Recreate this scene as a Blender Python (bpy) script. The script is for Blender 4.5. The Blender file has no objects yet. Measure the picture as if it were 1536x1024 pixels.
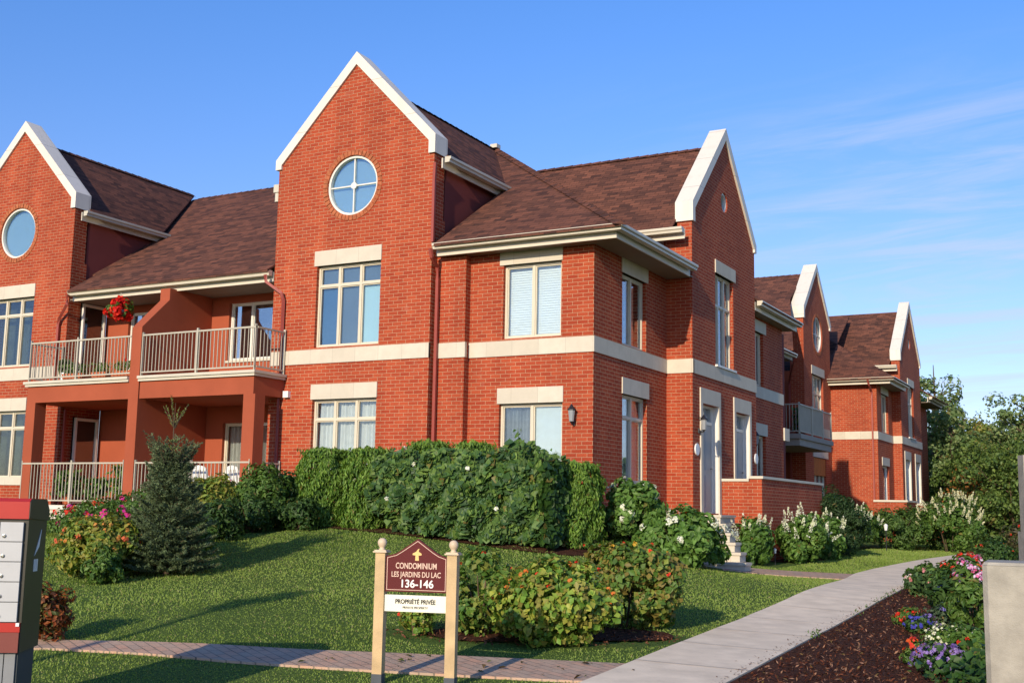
import bpy, math, random
import numpy as np
from mathutils import Vector, Matrix
from mathutils.geometry import tessellate_polygon
R = math.radians
rng = np.random.default_rng(7); random.seed(7)
SC = bpy.context.scene; COL = SC.collection

# ---------------------------------------------------------------- camera, sky, sun, exposure
cd = bpy.data.cameras.new('camera'); co = bpy.data.objects.new('camera', cd); COL.objects.link(co)
cd.sensor_width = 36; cd.lens = 41.244; cd.clip_start = .1; cd.clip_end = 2000
YAW, PITCH, ROLL = .50105883, .14428927, .01770707
r_ = Vector((1, 0, 0)); f_ = Vector((0, math.cos(PITCH), math.sin(PITCH))); u_ = r_.cross(f_)
r2 = r_*math.cos(ROLL)+u_*math.sin(ROLL); u2 = u_*math.cos(ROLL)-r_*math.sin(ROLL)
B = Matrix(((math.cos(YAW), -math.sin(YAW), 0), (math.sin(YAW), math.cos(YAW), 0), (0, 0, 1)))
rr, uu, ff = B@r2, B@u2, B@f_
co.matrix_world = Matrix(((rr.x, uu.x, -ff.x, 9.325), (rr.y, uu.y, -ff.y, -20.282), (rr.z, uu.z, -ff.z, 0), (0, 0, 0, 1)))
SC.camera = co
SL = Vector((-.09, 1, -.355)).normalized()          # direction the sunlight travels
EL = math.asin(-SL.z)
sd = bpy.data.lights.new('sun', 'SUN'); so = bpy.data.objects.new('sun', sd); COL.objects.link(so)
sd.energy = 5.0; sd.angle = R(.5); sd.color = (1, .855, .65)
so.rotation_euler = SL.to_track_quat('-Z', 'Y').to_euler(); so.location = (0, -30, 20)
w = bpy.data.worlds.new('World'); SC.world = w; w.use_nodes = True
nt = w.node_tree; N = nt.nodes; LK = nt.links; N.clear()
sky = N.new('ShaderNodeTexSky'); sky.sky_type = 'NISHITA'; sky.sun_disc = False
sky.sun_elevation = EL; sky.sun_rotation = math.atan2(-SL.x, -SL.y)
sky.air_density = 1.0; sky.dust_density = .35; sky.ozone_density = 2.2; sky.altitude = 50
bg = N.new('ShaderNodeBackground'); bg.inputs[1].default_value = .14
out = N.new('ShaderNodeOutputWorld')
tc = N.new('ShaderNodeTexCoord'); sp = N.new('ShaderNodeSeparateXYZ'); LK.new(tc.outputs['Generated'], sp.inputs[0])
def wm(op, a, b, c=None):
    n = N.new('ShaderNodeMath'); n.operation = op
    for i, v in enumerate((a, b, c)):
        if v is None: continue
        if isinstance(v, (int, float)): n.inputs[i].default_value = v
        else: LK.new(v, n.inputs[i])
    return n.outputs[0]
zz = wm('ADD', wm('MAXIMUM', sp.outputs[2], .02), .12)
cb = N.new('ShaderNodeCombineXYZ')
LK.new(wm('DIVIDE', sp.outputs[0], zz), cb.inputs[0]); LK.new(wm('DIVIDE', sp.outputs[1], zz), cb.inputs[1])
mp = N.new('ShaderNodeMapping'); mp.inputs['Rotation'].default_value = (0, 0, R(-40)); mp.inputs['Scale'].default_value = (.75, 2.6, 1)
LK.new(cb.outputs[0], mp.inputs[0])
n1 = N.new('ShaderNodeTexNoise'); n1.inputs['Scale'].default_value = 1.6; n1.inputs['Detail'].default_value = 9; n1.inputs['Roughness'].default_value = .62; n1.inputs['Distortion'].default_value = .9
LK.new(mp.outputs[0], n1.inputs['Vector'])
n2 = N.new('ShaderNodeTexNoise'); n2.inputs['Scale'].default_value = .45; n2.inputs['Detail'].default_value = 2
LK.new(cb.outputs[0], n2.inputs['Vector'])
az = wm('ADD', wm('MULTIPLY', sp.outputs[0], .98), wm('MULTIPLY', sp.outputs[1], -.12))   # clouds gather towards one side of the sky
def sm(v, a, b):
    m = N.new('ShaderNodeMapRange'); m.interpolation_type = 'SMOOTHSTEP'; LK.new(v, m.inputs[0])
    m.inputs[1].default_value = a; m.inputs[2].default_value = b; return m.outputs[0]
cl = wm('MULTIPLY', wm('MULTIPLY', sm(n1.outputs[0], .40, .70), sm(n2.outputs[0], .22, .46)), sm(az, -.58, -.26))
cl = wm('MULTIPLY', cl, sm(sp.outputs[2], .39, .27))
mx = N.new('ShaderNodeMix'); mx.data_type = 'RGBA'; LK.new(wm('MULTIPLY', cl, .52), mx.inputs[0])
hs = N.new('ShaderNodeMix'); hs.data_type = 'RGBA'; hs.blend_type = 'MULTIPLY'; hs.inputs[0].default_value = 1
LK.new(sky.outputs[0], hs.inputs[6]); gr = N.new('ShaderNodeMix'); gr.data_type = 'RGBA'; LK.new(sm(sp.outputs[2], .05, .5), gr.inputs[0]); gr.inputs[6].default_value = (.95, .95, 1.24, 1); gr.inputs[7].default_value = (.64, 1.06, 1.66, 1); LK.new(gr.outputs[2], hs.inputs[7])
LK.new(hs.outputs[2], mx.inputs[6]); mx.inputs[7].default_value = (4.6, 5.0, 5.7, 1)
LK.new(mx.outputs[2], bg.inputs[0]); LK.new(bg.outputs[0], out.inputs[0])
SC.view_settings.view_transform = 'Standard'; SC.view_settings.look = 'None'
SC.view_settings.exposure = 0; SC.view_settings.gamma = 1

# ---------------------------------------------------------------- materials
def new(name, rough=.7, color=(.5, .5, .5), spec=.3):
    m = bpy.data.materials.new(name); m.use_nodes = True
    b = m.node_tree.nodes['Principled BSDF']
    b.inputs['Base Color'].default_value = (*color, 1); b.inputs['Roughness'].default_value = rough
    b.inputs['Specular IOR Level'].default_value = spec
    return m, m.node_tree, b
def node(t, kind, **kw):
    n = t.nodes.new(kind)
    for k, v in kw.items():
        if hasattr(n, k): setattr(n, k, v)
        else: n.inputs[k.replace('_', ' ')].default_value = v
    return n
def math_(t, op, a, b=None):
    n = t.nodes.new('ShaderNodeMath'); n.operation = op
    for i, v in enumerate((a, b)):
        if v is None: continue
        if isinstance(v, (int, float)): n.inputs[i].default_value = v
        else: t.links.new(v, n.inputs[i])
    return n.outputs[0]
def wallcoord(t, zs=1.0):
    g = t.nodes.new('ShaderNodeNewGeometry'); p = node(t, 'ShaderNodeSeparateXYZ'); q = node(t, 'ShaderNodeSeparateXYZ')
    t.links.new(g.outputs['Position'], p.inputs[0]); t.links.new(g.outputs['True Normal'], q.inputs[0])
    ax = math_(t, 'ABSOLUTE', q.outputs[0]); ay = math_(t, 'ABSOLUTE', q.outputs[1]); k = math_(t, 'GREATER_THAN', ax, ay)
    u = math_(t, 'ADD', math_(t, 'MULTIPLY', p.outputs[0], math_(t, 'SUBTRACT', 1, k)), math_(t, 'MULTIPLY', p.outputs[1], k))
    c = node(t, 'ShaderNodeCombineXYZ'); t.links.new(u, c.inputs[0]); t.links.new(math_(t, 'MULTIPLY', p.outputs[2], zs), c.inputs[1])
    return c.outputs[0], g.outputs['Position']
def mixc(t, f, a, b, mode='MIX'):
    n = t.nodes.new('ShaderNodeMix'); n.data_type = 'RGBA'; n.blend_type = mode
    for i, v in ((0, f), (6, a), (7, b)):
        if isinstance(v, (int, float)): n.inputs[i].default_value = v
        elif isinstance(v, tuple): n.inputs[i].default_value = (*v, 1)
        else: t.links.new(v, n.inputs[i])
    return n.outputs[2]
def bump(t, b, h, s, d=.01):
    n = node(t, 'ShaderNodeBump', Strength=s, Distance=d); t.links.new(h, n.inputs['Height']); t.links.new(n.outputs[0], b.inputs['Normal'])
def noise(t, v, s, d=4, rgh=.55):
    n = node(t, 'ShaderNodeTexNoise', Scale=s, Detail=d, Roughness=rgh)
    if v is not None: t.links.new(v, n.inputs['Vector'])
    return n.outputs[0]
def remap(t, v, a, b, c=0, d=1):
    n = t.nodes.new('ShaderNodeMapRange'); t.links.new(v, n.inputs[0])
    for i, x in enumerate((a, b, c, d)): n.inputs[i+1].default_value = x
    return n.outputs[0]
M = {}
def plain(name, color, rough=.6, spec=.3, var=0, sc=3, bmp=0, metal=0):
    m, t, b = new(name, rough, color, spec); b.inputs['Metallic'].default_value = metal
    if var or bmp:
        g = t.nodes.new('ShaderNodeNewGeometry'); n = noise(t, g.outputs['Position'], sc, 6)
        k = 1-var
        t.links.new(mixc(t, remap(t, n, .3, .7), tuple(c*k for c in color), tuple(min(1, c*(1+var*.6)) for c in color)), b.inputs['Base Color'])
        if bmp: bump(t, b, noise(t, g.outputs['Position'], sc*12, 5), bmp, .006)
    M[name] = m; return m
# brick
m, t, b = new('brick', .82, spec=.2); v, pos = wallcoord(t)
nd = node(t, 'ShaderNodeTexNoise', Scale=2.0, Detail=2); t.links.new(pos, nd.inputs['Vector'])
wob = t.nodes.new('ShaderNodeVectorMath'); wob.operation = 'MULTIPLY_ADD'; n_ = node(t, 'ShaderNodeTexNoise', Scale=9, Detail=3); t.links.new(pos, n_.inputs['Vector'])
t.links.new(n_.outputs['Color'], wob.inputs[0]); wob.inputs[1].default_value = (.010, .006, 0); t.links.new(v, wob.inputs[2])
bk = node(t, 'ShaderNodeTexBrick', Scale=1, Mortar_Size=.0048, Mortar_Smooth=.2, Bias=0, Brick_Width=.225, Row_Height=.0755)
bk.inputs['Color1'].default_value = (.33, .047, .019, 1); bk.inputs['Color2'].default_value = (.45, .086, .034, 1); bk.inputs['Mortar'].default_value = (.54, .34, .21, 1)
t.links.new(wob.outputs[0], bk.inputs['Vector'])
big = noise(t, pos, .6, 5); fine = noise(t, pos, 55, 3)
c1 = mixc(t, remap(t, big, .35, .7, 0, .45), bk.outputs[0], (.38, .060, .024), 'MIX')
c1 = mixc(t, bk.outputs['Fac'], c1, (.54, .33, .20))
c1 = mixc(t, .8, c1, mixc(t, remap(t, fine, .3, .7), (.72, .70, .68), (1.12, 1.1, 1.08)), 'MULTIPLY')
ms = node(t, 'ShaderNodeMapping', Scale=(1.6, 1.6, .22)); t.links.new(pos, ms.inputs[0])
c1 = mixc(t, 1, c1, mixc(t, remap(t, noise(t, ms.outputs[0], 1.0, 7, .62), .32, .68), (.80, .78, .77), (1.08, 1.07, 1.05)), 'MULTIPLY')
c1 = mixc(t, remap(t, noise(t, pos, 1.7, 6, .7), .62, .78, 0, .22), c1, (.55, .38, .28))
t.links.new(c1, b.inputs['Base Color'])
inv = math_(t, 'SUBTRACT', 1, bk.outputs['Fac']); bump(t, b, math_(t, 'ADD', inv, math_(t, 'MULTIPLY', fine, .35)), .75, .008); M['brick'] = m
# soldier bricks of the round openings
plain('ring_brick', (.40, .125, .055), .85, .2, .35, 9, .4)
# shingles
m, t, b = new('shingle', .93, spec=.12); v, pos = wallcoord(t, 1.55)
bk = node(t, 'ShaderNodeTexBrick', Scale=1, Mortar_Size=.006, Mortar_Smooth=.6, Brick_Width=.26, Row_Height=.115, offset=.37)
bk.inputs['Color1'].default_value = (.205, .082, .052, 1); bk.inputs['Color2'].default_value = (.050, .027, .023, 1); bk.inputs['Mortar'].default_value = (.018, .010, .009, 1)
t.links.new(v, bk.inputs['Vector'])
st = node(t, 'ShaderNodeMapping', Scale=(2.2, 9, 2.2)); t.links.new(v, st.inputs[0])
c1 = mixc(t, remap(t, noise(t, st.outputs[0], 1.3, 4), .42, .66, 0, .6), bk.outputs[0], (.155, .066, .045))
c1 = mixc(t, remap(t, noise(t, pos, .8, 4), .4, .7, 0, .4), c1, (.075, .034, .028))
c1 = mixc(t, .7, c1, mixc(t, noise(t, pos, 90, 2), (.45, .45, .45), (1.5, 1.5, 1.5)), 'MULTIPLY')
t.links.new(c1, b.inputs['Base Color']); bump(t, b, math_(t, 'SUBTRACT', math_(t, 'MULTIPLY', noise(t, pos, 60, 3), .6), bk.outputs['Fac']), .8, .012); M['shingle'] = m
# cast stone with joints
m, t, b = new('stone', .8, spec=.2); v, pos = wallcoord(t)
bk = node(t, 'ShaderNodeTexBrick', Scale=1, Mortar_Size=.0035, Brick_Width=.59, Row_Height=4.0, offset=0)
bk.inputs['Color1'].default_value = (.63, .57, .46, 1); bk.inputs['Color2'].default_value = (.55, .49, .39, 1); bk.inputs['Mortar'].default_value = (.38, .33, .26, 1)
t.links.new(v, bk.inputs['Vector'])
c1 = mixc(t, remap(t, noise(t, pos, 4, 6, .65), .35, .7, 0, .5), bk.outputs[0], (.48, .43, .34))
t.links.new(c1, b.inputs['Base Color']); bump(t, b, noise(t, pos, 40, 5), .35, .006); M['stone'] = m
m, t, b = new('coping', .5, spec=.4); v, pos = wallcoord(t)
bk = node(t, 'ShaderNodeTexBrick', Scale=1, Mortar_Size=.004, Brick_Width=30, Row_Height=.92, offset=0)
bk.inputs['Color1'].default_value = (.72, .67, .58, 1); bk.inputs['Color2'].default_value = (.66, .61, .52, 1); bk.inputs['Mortar'].default_value = (.25, .22, .18, 1); t.links.new(v, bk.inputs['Vector'])
ms = node(t, 'ShaderNodeMapping', Scale=(5, 5, .8)); t.links.new(pos, ms.inputs[0])
t.links.new(mixc(t, remap(t, noise(t, ms.outputs[0], 1.2, 6), .5, .8, 0, .4), bk.outputs[0], (.50, .46, .38)), b.inputs['Base Color']); M['coping'] = m
plain('trim', (.60, .54, .43), .45, .4, .08, 2)
plain('gutter', (.56, .51, .40), .35, .5, .08, 3)
plain('soffit', (.22, .17, .13), .7, .2, .08, 2)
plain('stucco', (.34, .082, .040), .85, .15, .10, 1.2, .35)
plain('maroon', (.185, .045, .038), .8, .2, .08, 1.5, .2)
plain('pale_stucco', (.55, .42, .36), .85, .2, .08, 2, .2)
plain('pipe', (.30, .060, .043), .45, .4, .08, 3)
plain('frame', (.62, .55, .42), .4, .4, .05, 3)
plain('white_frame', (.72, .69, .62), .4, .4, .04, 3)
plain('rail', (.45, .41, .32), .4, .4, .06, 4)
plain('drape', (.62, .62, .58), .8, .1, .10, 9)
plain('blind_white', (.80, .84, .82), .7, .2, .03, 4)
plain('grey_drape', (.17, .19, .20), .8, .1, .25, 7)
plain('dark_room', (.012, .013, .014), .6, .2)  # near-black tone standing in for the darkness of unlit rooms
plain('grey_door', (.34, .35, .35), .5, .35, .05, 4)
plain('black_metal', (.015, .015, .017), .4, .5)
plain('lamp_glass', (.30, .31, .32), .15, .8)
plain('white_plastic', (.78, .78, .76), .4, .4)
plain('concrete', (.78, .64, .46), .85, .25, .16, 3, .5)
plain('pier_concrete', (.36, .33, .27), .9, .2, .22, 6, .9)
plain('gravel_base', (.40, .36, .30), .9, .1, .3, 5, .3)
plain('terracotta', (.42, .115, .05), .8, .2, .1, 4)
plain('wood_post', (.54, .38, .20), .6, .25, .22, 5, .3)
plain('finial', (.62, .48, .33), .5, .3, .1, 8)
plain('dark_base', (.075, .085, .095), .7, .3, .1, 9)
plain('sign_red', (.10, .008, .009), .6, .25, .06, 3)
plain('sign_cream', (.80, .77, .62), .5, .3, .03, 5)
plain('sign_line', (.68, .47, .36), .5, .3)
plain('sign_white', (.80, .76, .70), .5, .3)
plain('sign_gold', (.70, .48, .16), .4, .5)
plain('ink', (.03, .03, .03), .6, .2)
plain('box_red', (.42, .022, .014), .35, .4, .06, 2)
plain('box_brown', (.19, .045, .035), .5, .3, .08, 3)
plain('box_side', (.040, .036, .024), .4, .4, .15, 3)
plain('box_door', (.46, .46, .46), .38, .5, .05, 5)
plain('box_grey', (.22, .225, .23), .6, .3, .1, 4)
plain('box_slate', (.055, .065, .07), .6, .3, .1, 4)
plain('lock', (.35, .34, .30), .25, .6, metal=.8)
plain('bark', (.11, .075, .05), .9, .1, .3, 8, .8)
plain('tan_panel', (.42, .37, .30), .6, .3, .15, 3)
plain('orange_screen', (.46, .16, .045), .8, .2, .15, 6)
plain('yellow_pot', (.5, .3, .07), .7, .3)
# glass: coated pane, part mirror, part clear
def glass(name, fac, tint, wav=.02):
    m = bpy.data.materials.new(name); m.use_nodes = True; t = m.node_tree; t.nodes.clear()
    o = t.nodes.new('ShaderNodeOutputMaterial'); mxs = t.nodes.new('ShaderNodeMixShader'); mxs.inputs[0].default_value = fac
    tr = t.nodes.new('ShaderNodeBsdfTransparent'); tr.inputs[0].default_value = (.93, .96, .96, 1)
    gl = t.nodes.new('ShaderNodeBsdfGlossy'); gl.inputs['Roughness'].default_value = .015; gl.inputs['Color'].default_value = (*tint, 1)
    g = t.nodes.new('ShaderNodeNewGeometry'); bp = node(t, 'ShaderNodeBump', Strength=.25, Distance=wav); t.links.new(noise(t, g.outputs['Position'], 1.3, 1), bp.inputs['Height'])
    t.links.new(bp.outputs[0], gl.inputs['Normal'])
    t.links.new(tr.outputs[0], mxs.inputs[1]); t.links.new(gl.outputs[0], mxs.inputs[2]); t.links.new(mxs.outputs[0], o.inputs[0]); M[name] = m
glass('glass', .27, (.85, .92, 1)); glass('glass_clear', .11, (.9, .95, 1)); glass('glass_blue', .22, (.85, .93, 1))
plain('sheer', (.60, .66, .66), .8, .1, .06, 8); plain('navy_reflection', (.045, .13, .26), .8, .1, .1, 2); plain('slate_reflection', (.10, .15, .20), .8, .1, .1, 2); plain('pale_shade', (.40, .60, .66), .8, .1, .05, 2); plain('teal_reflection', (.27, .42, .48), .8, .1, .06, 2); plain('taupe', (.30, .26, .22), .6, .3, .08, 3); plain('olive_shade', (.05, .06, .035), .8, .1, .5, 4)  # navy, slate and teal hold the sky's reflection as flat colour
# brick pavers
m, t, b = new('pavers', .85, spec=.2); g = t.nodes.new('ShaderNodeNewGeometry')
mp_ = node(t, 'ShaderNodeMapping', Rotation=(0, 0, R(27))); t.links.new(g.outputs['Position'], mp_.inputs[0])
bk = node(t, 'ShaderNodeTexBrick', Scale=1, Mortar_Size=.006, Brick_Width=.20, Row_Height=.10)
bk.inputs['Color1'].default_value = (.55, .31, .20, 1); bk.inputs['Color2'].default_value = (.40, .29, .21, 1); bk.inputs['Mortar'].default_value = (.13, .11, .085, 1)
t.links.new(mp_.outputs[0], bk.inputs['Vector'])
c1 = mixc(t, remap(t, noise(t, g.outputs['Position'], 3, 5), .35, .7, 0, .6), bk.outputs[0], (.52, .38, .27))
t.links.new(c1, b.inputs['Base Color']); bump(t, b, math_(t, 'SUBTRACT', noise(t, g.outputs['Position'], 50, 3), bk.outputs['Fac']), .6, .01); M['pavers'] = m
# lawn soil / grass blades / mulch
m, t, b = new('lawn', .95, spec=.1); g = t.nodes.new('ShaderNodeNewGeometry')
c1 = mixc(t, remap(t, noise(t, g.outputs['Position'], .7, 6), .35, .65), (.10, .16, .03), (.15, .21, .045))
c1 = mixc(t, remap(t, noise(t, g.outputs['Position'], 35, 4), .35, .65), c1, (.045, .08, .016))
t.links.new(c1, b.inputs['Base Color']); bump(t, b, noise(t, g.outputs['Position'], 60, 4), .8, .03); M['lawn'] = m
m, t, b = new('mulch', .95, spec=.1); g = t.nodes.new('ShaderNodeNewGeometry')
c1 = mixc(t, remap(t, noise(t, g.outputs['Position'], 30, 5, .7), .35, .65), (.028, .012, .007), (.10, .040, .022))
t.links.new(c1, b.inputs['Base Color']); bump(t, b, noise(t, g.outputs['Position'], 28, 5), 1, .03); M['mulch'] = m
def leafmat(name, rough=.5, trans=.3, spec=.3):
    m, t, b = new(name, rough, spec=spec); a = t.nodes.new('ShaderNodeAttribute'); a.attribute_name = 'tint'
    t.links.new(a.outputs[0], b.inputs['Base Color'])
    tl = t.nodes.new('ShaderNodeBsdfTranslucent'); t.links.new(mixc(t, 1, a.outputs[0], (1.5, 1.5, .6), 'MULTIPLY'), tl.inputs[0])
    mm = t.nodes.new('ShaderNodeMixShader'); mm.inputs[0].default_value = trans
    t.links.new(b.outputs[0], mm.inputs[1]); t.links.new(tl.outputs[0], mm.inputs[2])
    t.links.new(mm.outputs[0], t.nodes['Material Output'].inputs[0]); M[name] = m
leafmat('leaf'); leafmat('petal', .6, .3, .2); leafmat('needle', .6, .1, .2); leafmat('blade', .55, .3, .25); leafmat('chip', .9, 0, .1)

# ---------------------------------------------------------------- helpers
def tag(o, label=None, cat=None, group=None, kind=None):
    if label: o['label'] = label
    if cat: o['category'] = cat
    if group: o['group'] = group
    if kind: o['kind'] = kind
    return o
def empty(name, loc, label, cat, group=None, rz=0):
    o = bpy.data.objects.new(name, None); COL.objects.link(o); o.location = loc; o.rotation_euler = (0, 0, rz)
    o.empty_display_size = .1
    return tag(o, label, cat, group)
class MB:
    def __init__(s): s.v = []; s.f = []
    def add(s, vs, fs):
        k = len(s.v); s.v += [tuple(x) for x in vs]; s.f += [tuple(i+k for i in f) for f in fs]; return s
    def box(s, x0, x1, y0, y1, z0, z1):
        return s.add([(x0, y0, z0), (x1, y0, z0), (x1, y1, z0), (x0, y1, z0), (x0, y0, z1), (x1, y0, z1), (x1, y1, z1), (x0, y1, z1)],
                     [(0, 3, 2, 1), (4, 5, 6, 7), (0, 1, 5, 4), (1, 2, 6, 5), (2, 3, 7, 6), (3, 0, 4, 7)])
    def prism(s, poly, holes, fn, d0, d1):
        """2-D outline with holes -> solid between depths; fn(u, v, d) gives the point"""
        loops = [poly]+list(holes); flat = [p for l in loops for p in l]
        tris = tessellate_polygon([[Vector((p[0], p[1], 0)) for p in l] for l in loops])
        n = len(flat); vs = [fn(p[0], p[1], d0) for p in flat]+[fn(p[0], p[1], d1) for p in flat]
        def area(a, b, c): return (flat[b][0]-flat[a][0])*(flat[c][1]-flat[a][1])-(flat[b][1]-flat[a][1])*(flat[c][0]-flat[a][0])
        fs = []
        for a, b, c in tris:
            if area(a, b, c) < 0: b, c = c, b
            fs += [(a, b, c), (n+a, n+c, n+b)]
        k = 0
        for li, l in enumerate(loops):
            m_ = len(l); ar = sum(l[i][0]*l[(i+1) % m_][1]-l[(i+1) % m_][0]*l[i][1] for i in range(m_))
            for i in range(m_):
                a, b = k+i, k+(i+1) % m_
                if (ar > 0) == (li == 0): fs.append((a, n+a, n+b, b))
                else: fs.append((a, b, n+b, n+a))
            k += m_
        return s.add(vs, fs)
    def sweep(s, pts, rad, sides=6, caps=True, rads=None):
        pts = [Vector(p) for p in pts]; rings = []; up = Vector((.13, .21, 1)).normalized()
        for i, p in enumerate(pts):
            d = ((pts[min(i+1, len(pts)-1)]-p).normalized() + (p-pts[max(i-1, 0)]).normalized())
            d = d.normalized() if d.length > 1e-6 else Vector((0, 0, 1))
            a = d.cross(up if abs(d.dot(up)) < .95 else Vector((1, 0, 0))).normalized(); b = d.cross(a)
            rd = rads[i] if rads else rad
            rings.append([p+a*rd*math.cos(2*math.pi*k/sides+.785)+b*rd*math.sin(2*math.pi*k/sides+.785) for k in range(sides)])
        vs = [q for r in rings for q in r]; fs = []
        for i in range(len(pts)-1):
            for k in range(sides):
                fs.append((i*sides+k, i*sides+(k+1) % sides, (i+1)*sides+(k+1) % sides, (i+1)*sides+k))
        if caps: fs += [tuple(range(sides))[::-1], tuple((len(pts)-1)*sides+k for k in range(sides))]
        return s.add(vs, fs)
    def lathe(s, prof, c, n=12):
        vs = []; fs = []
        for r, z in prof:
            for k in range(n): vs.append((c[0]+r*math.cos(2*math.pi*k/n), c[1]+r*math.sin(2*math.pi*k/n), c[2]+z))
        for i in range(len(prof)-1):
            for k in range(n): fs.append((i*n+k, i*n+(k+1) % n, (i+1)*n+(k+1) % n, (i+1)*n+k))
        fs += [tuple(range(n))[::-1], tuple((len(prof)-1)*n+k for k in range(n))]
        return s.add(vs, fs)
    def build(s, name, mat, parent=None, smooth=False, fix=True):
        me = bpy.data.meshes.new(name); me.from_pydata([tuple(v) for v in s.v], [], s.f); me.update()
        if fix:
            import bmesh
            bm = bmesh.new(); bm.from_mesh(me); bmesh.ops.recalc_face_normals(bm, faces=bm.faces); bm.to_mesh(me); bm.free()
        o = bpy.data.objects.new(name, me); COL.objects.link(o)
        me.materials.append(M[mat] if isinstance(mat, str) else mat)
        if smooth: me.polygons.foreach_set('use_smooth', [True]*len(me.polygons))
        if parent: o.parent = parent
        return o
def fa(y0): return lambda u, v, d: (u, y0+d, v)        # a wall facing the street (-y); d goes into the building
def fb(x0): return lambda u, v, d: (x0-d, u, v)        # a wall facing the walk (+x)
def rect(a, b, c, d): return [(a, c), (b, c), (b, d), (a, d)]
def circ(u, v, r, n=40): return [(u+r*math.cos(2*math.pi*k/n), v+r*math.sin(2*math.pi*k/n)) for k in range(n)]
def fbox(mb, fn, u0, u1, v0, v1, d0, d1): return mb.prism(rect(u0, u1, v0, v1), [], fn, d0, d1)

def window(par, fn, u0, u1, v0, v1, cols, trans=None, blind='dark_room', gl='glass', fr='frame', rec=.085, name='window', drop=1.0, top_cols=None, deep=.30, panes=None):
    """frame with mullions at recess rec; pane and blind are sub-parts"""
    mb = MB(); t = .046; D0, D1 = rec, rec+.07
    holes = []; rows = [(v0, v1)] if trans is None else [(v0, trans), (trans, v1)]
    for ri, (a, b) in enumerate(rows):
        n = cols if not (ri == 1 and top_cols) else top_cols
        wd = (u1-u0)/n
        for i in range(n):
            holes.append(rect(u0+i*wd+t*(1 if i == 0 else .62), u0+(i+1)*wd-t*(1 if i == n-1 else .62), a+t*(1 if ri == 0 else .5), b-t*(1 if ri == len(rows)-1 else .5)))
    mb.prism(rect(u0, u1, v0, v1), holes, fn, D0, D1)
    for h in holes:        # sash bead inside each light
        a, b, c, d = h[0][0], h[1][0], h[0][1], h[2][1]
        mb.prism(rect(a, b, c, d), [rect(a+.022, b-.022, c+.022, d-.022)], fn, D0+.022, D1-.01)
    o = mb.build(name, fr, par)
    fbox(MB(), fn, u0+.03, u1-.03, v0+.03, v1-.03, D1-.026, D1-.018).build('pane', gl, o)
    if blind in ('drape', 'grey_drape'):
        m2 = MB(); n = 60; vs = []
        for k in range(n+1):
            u = u0+(u1-u0)*k/n; dd = D1+.10+.03*math.sin(k*1.9)+.012*math.sin(k*.7+1)
            vs += [fn(u, v0+(v1-v0)*(1-drop), dd), fn(u, v1, dd)]
        m2.add(vs, [(2*k, 2*k+2, 2*k+3, 2*k+1) for k in range(n)])
        m2.build('curtain', blind, o, fix=False)
        fbox(MB(), fn, u0-.02, u1+.02, v0-.02, v1+.02, D1+.35, D1+.37).build('room_backing', 'dark_room', o)
    elif blind == 'blind_white':
        m2 = MB(); n = int((v1-v0)/.05)
        for k in range(n):
            z = v0+(v1-v0)*(1-drop)+(v1-v0)*drop*k/n
            m2.add([fn(u0, z, D1+.05), fn(u1, z, D1+.05), fn(u1, z+.052, D1+.068), fn(u0, z+.052, D1+.068)], [(0, 1, 2, 3)])
        m2.build('blind', blind, o, fix=False)
    elif panes:  # tinted panels; navy and slate paint in the sky mirrored by the panes
        for k, pm in enumerate(panes):
            a = u0+(u1-u0)*k/len(panes); b = u0+(u1-u0)*(k+1)/len(panes); fbox(MB(), fn, a, b-.002, v0, (trans or v1), D1+.03, D1+.035).build('blind', pm, o)
        fbox(MB(), fn, u0, u1, trans+.002, v1, D1+.03, D1+.035).build('blind', 'slate_reflection', o)
    else:
        fbox(MB(), fn, u0-.02, u1+.02, v0-.02, v1+.02, D1+deep, D1+deep+.02).build('room_backing', blind, o)  # backing plate: the darkness of the room is put into its colour
    return o
def lintel(par, fn, u0, u1, v0, v1, pr=.025, name='lintel'):
    return fbox(MB(), fn, u0, u1, v0, v1, -pr, .10).build(name, 'stone', par)
def round_window(par, fn, u, v, r, gl='glass_blue', muntin=True, ring=True):
    mb = MB(); mb.prism(circ(u, v, r), [circ(u, v, r-.05)], fn, .03, .12)
    if muntin:
        fbox(mb, fn, u-.014, u+.014, v-r+.04, v+r-.04, .06, .085); fbox(mb, fn, u-r+.04, u-.016, v-.014, v+.014, .06, .085); fbox(mb, fn, u+.016, u+r-.04, v-.014, v+.014, .06, .085)
        mb.prism(circ(u, v, .075, 16), [], fn, .05, .09)
    o = mb.build('round_window', 'white_frame', par)
    MB().prism(circ(u, v, r-.03), [], fn, .088, .098).build('pane', gl, o)
    MB().prism(circ(u, v, r-.01), [], fn, .16, .18).build('room_backing', 'teal_reflection', o)  # teal plate: reflected sky put into its colour, no room behind
    if ring:
        m2 = MB(); n = 46
        for k in range(n):
            a0 = 2*math.pi*(k+.08)/n; a1 = 2*math.pi*(k+.92)/n; q = random.uniform(-.004, .004)
            m2.prism([(u+(r+.005)*math.cos(a0), v+(r+.005)*math.sin(a0)), (u+(r+.12)*math.cos(a0), v+(r+.12)*math.sin(a0)), (u+(r+.12)*math.cos(a1), v+(r+.12)*math.sin(a1)), (u+(r+.005)*math.cos(a1), v+(r+.005)*math.sin(a1))], [], fn, -.014+q, .05)
        m2.build('brick_surround', 'ring_brick', par)
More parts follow.
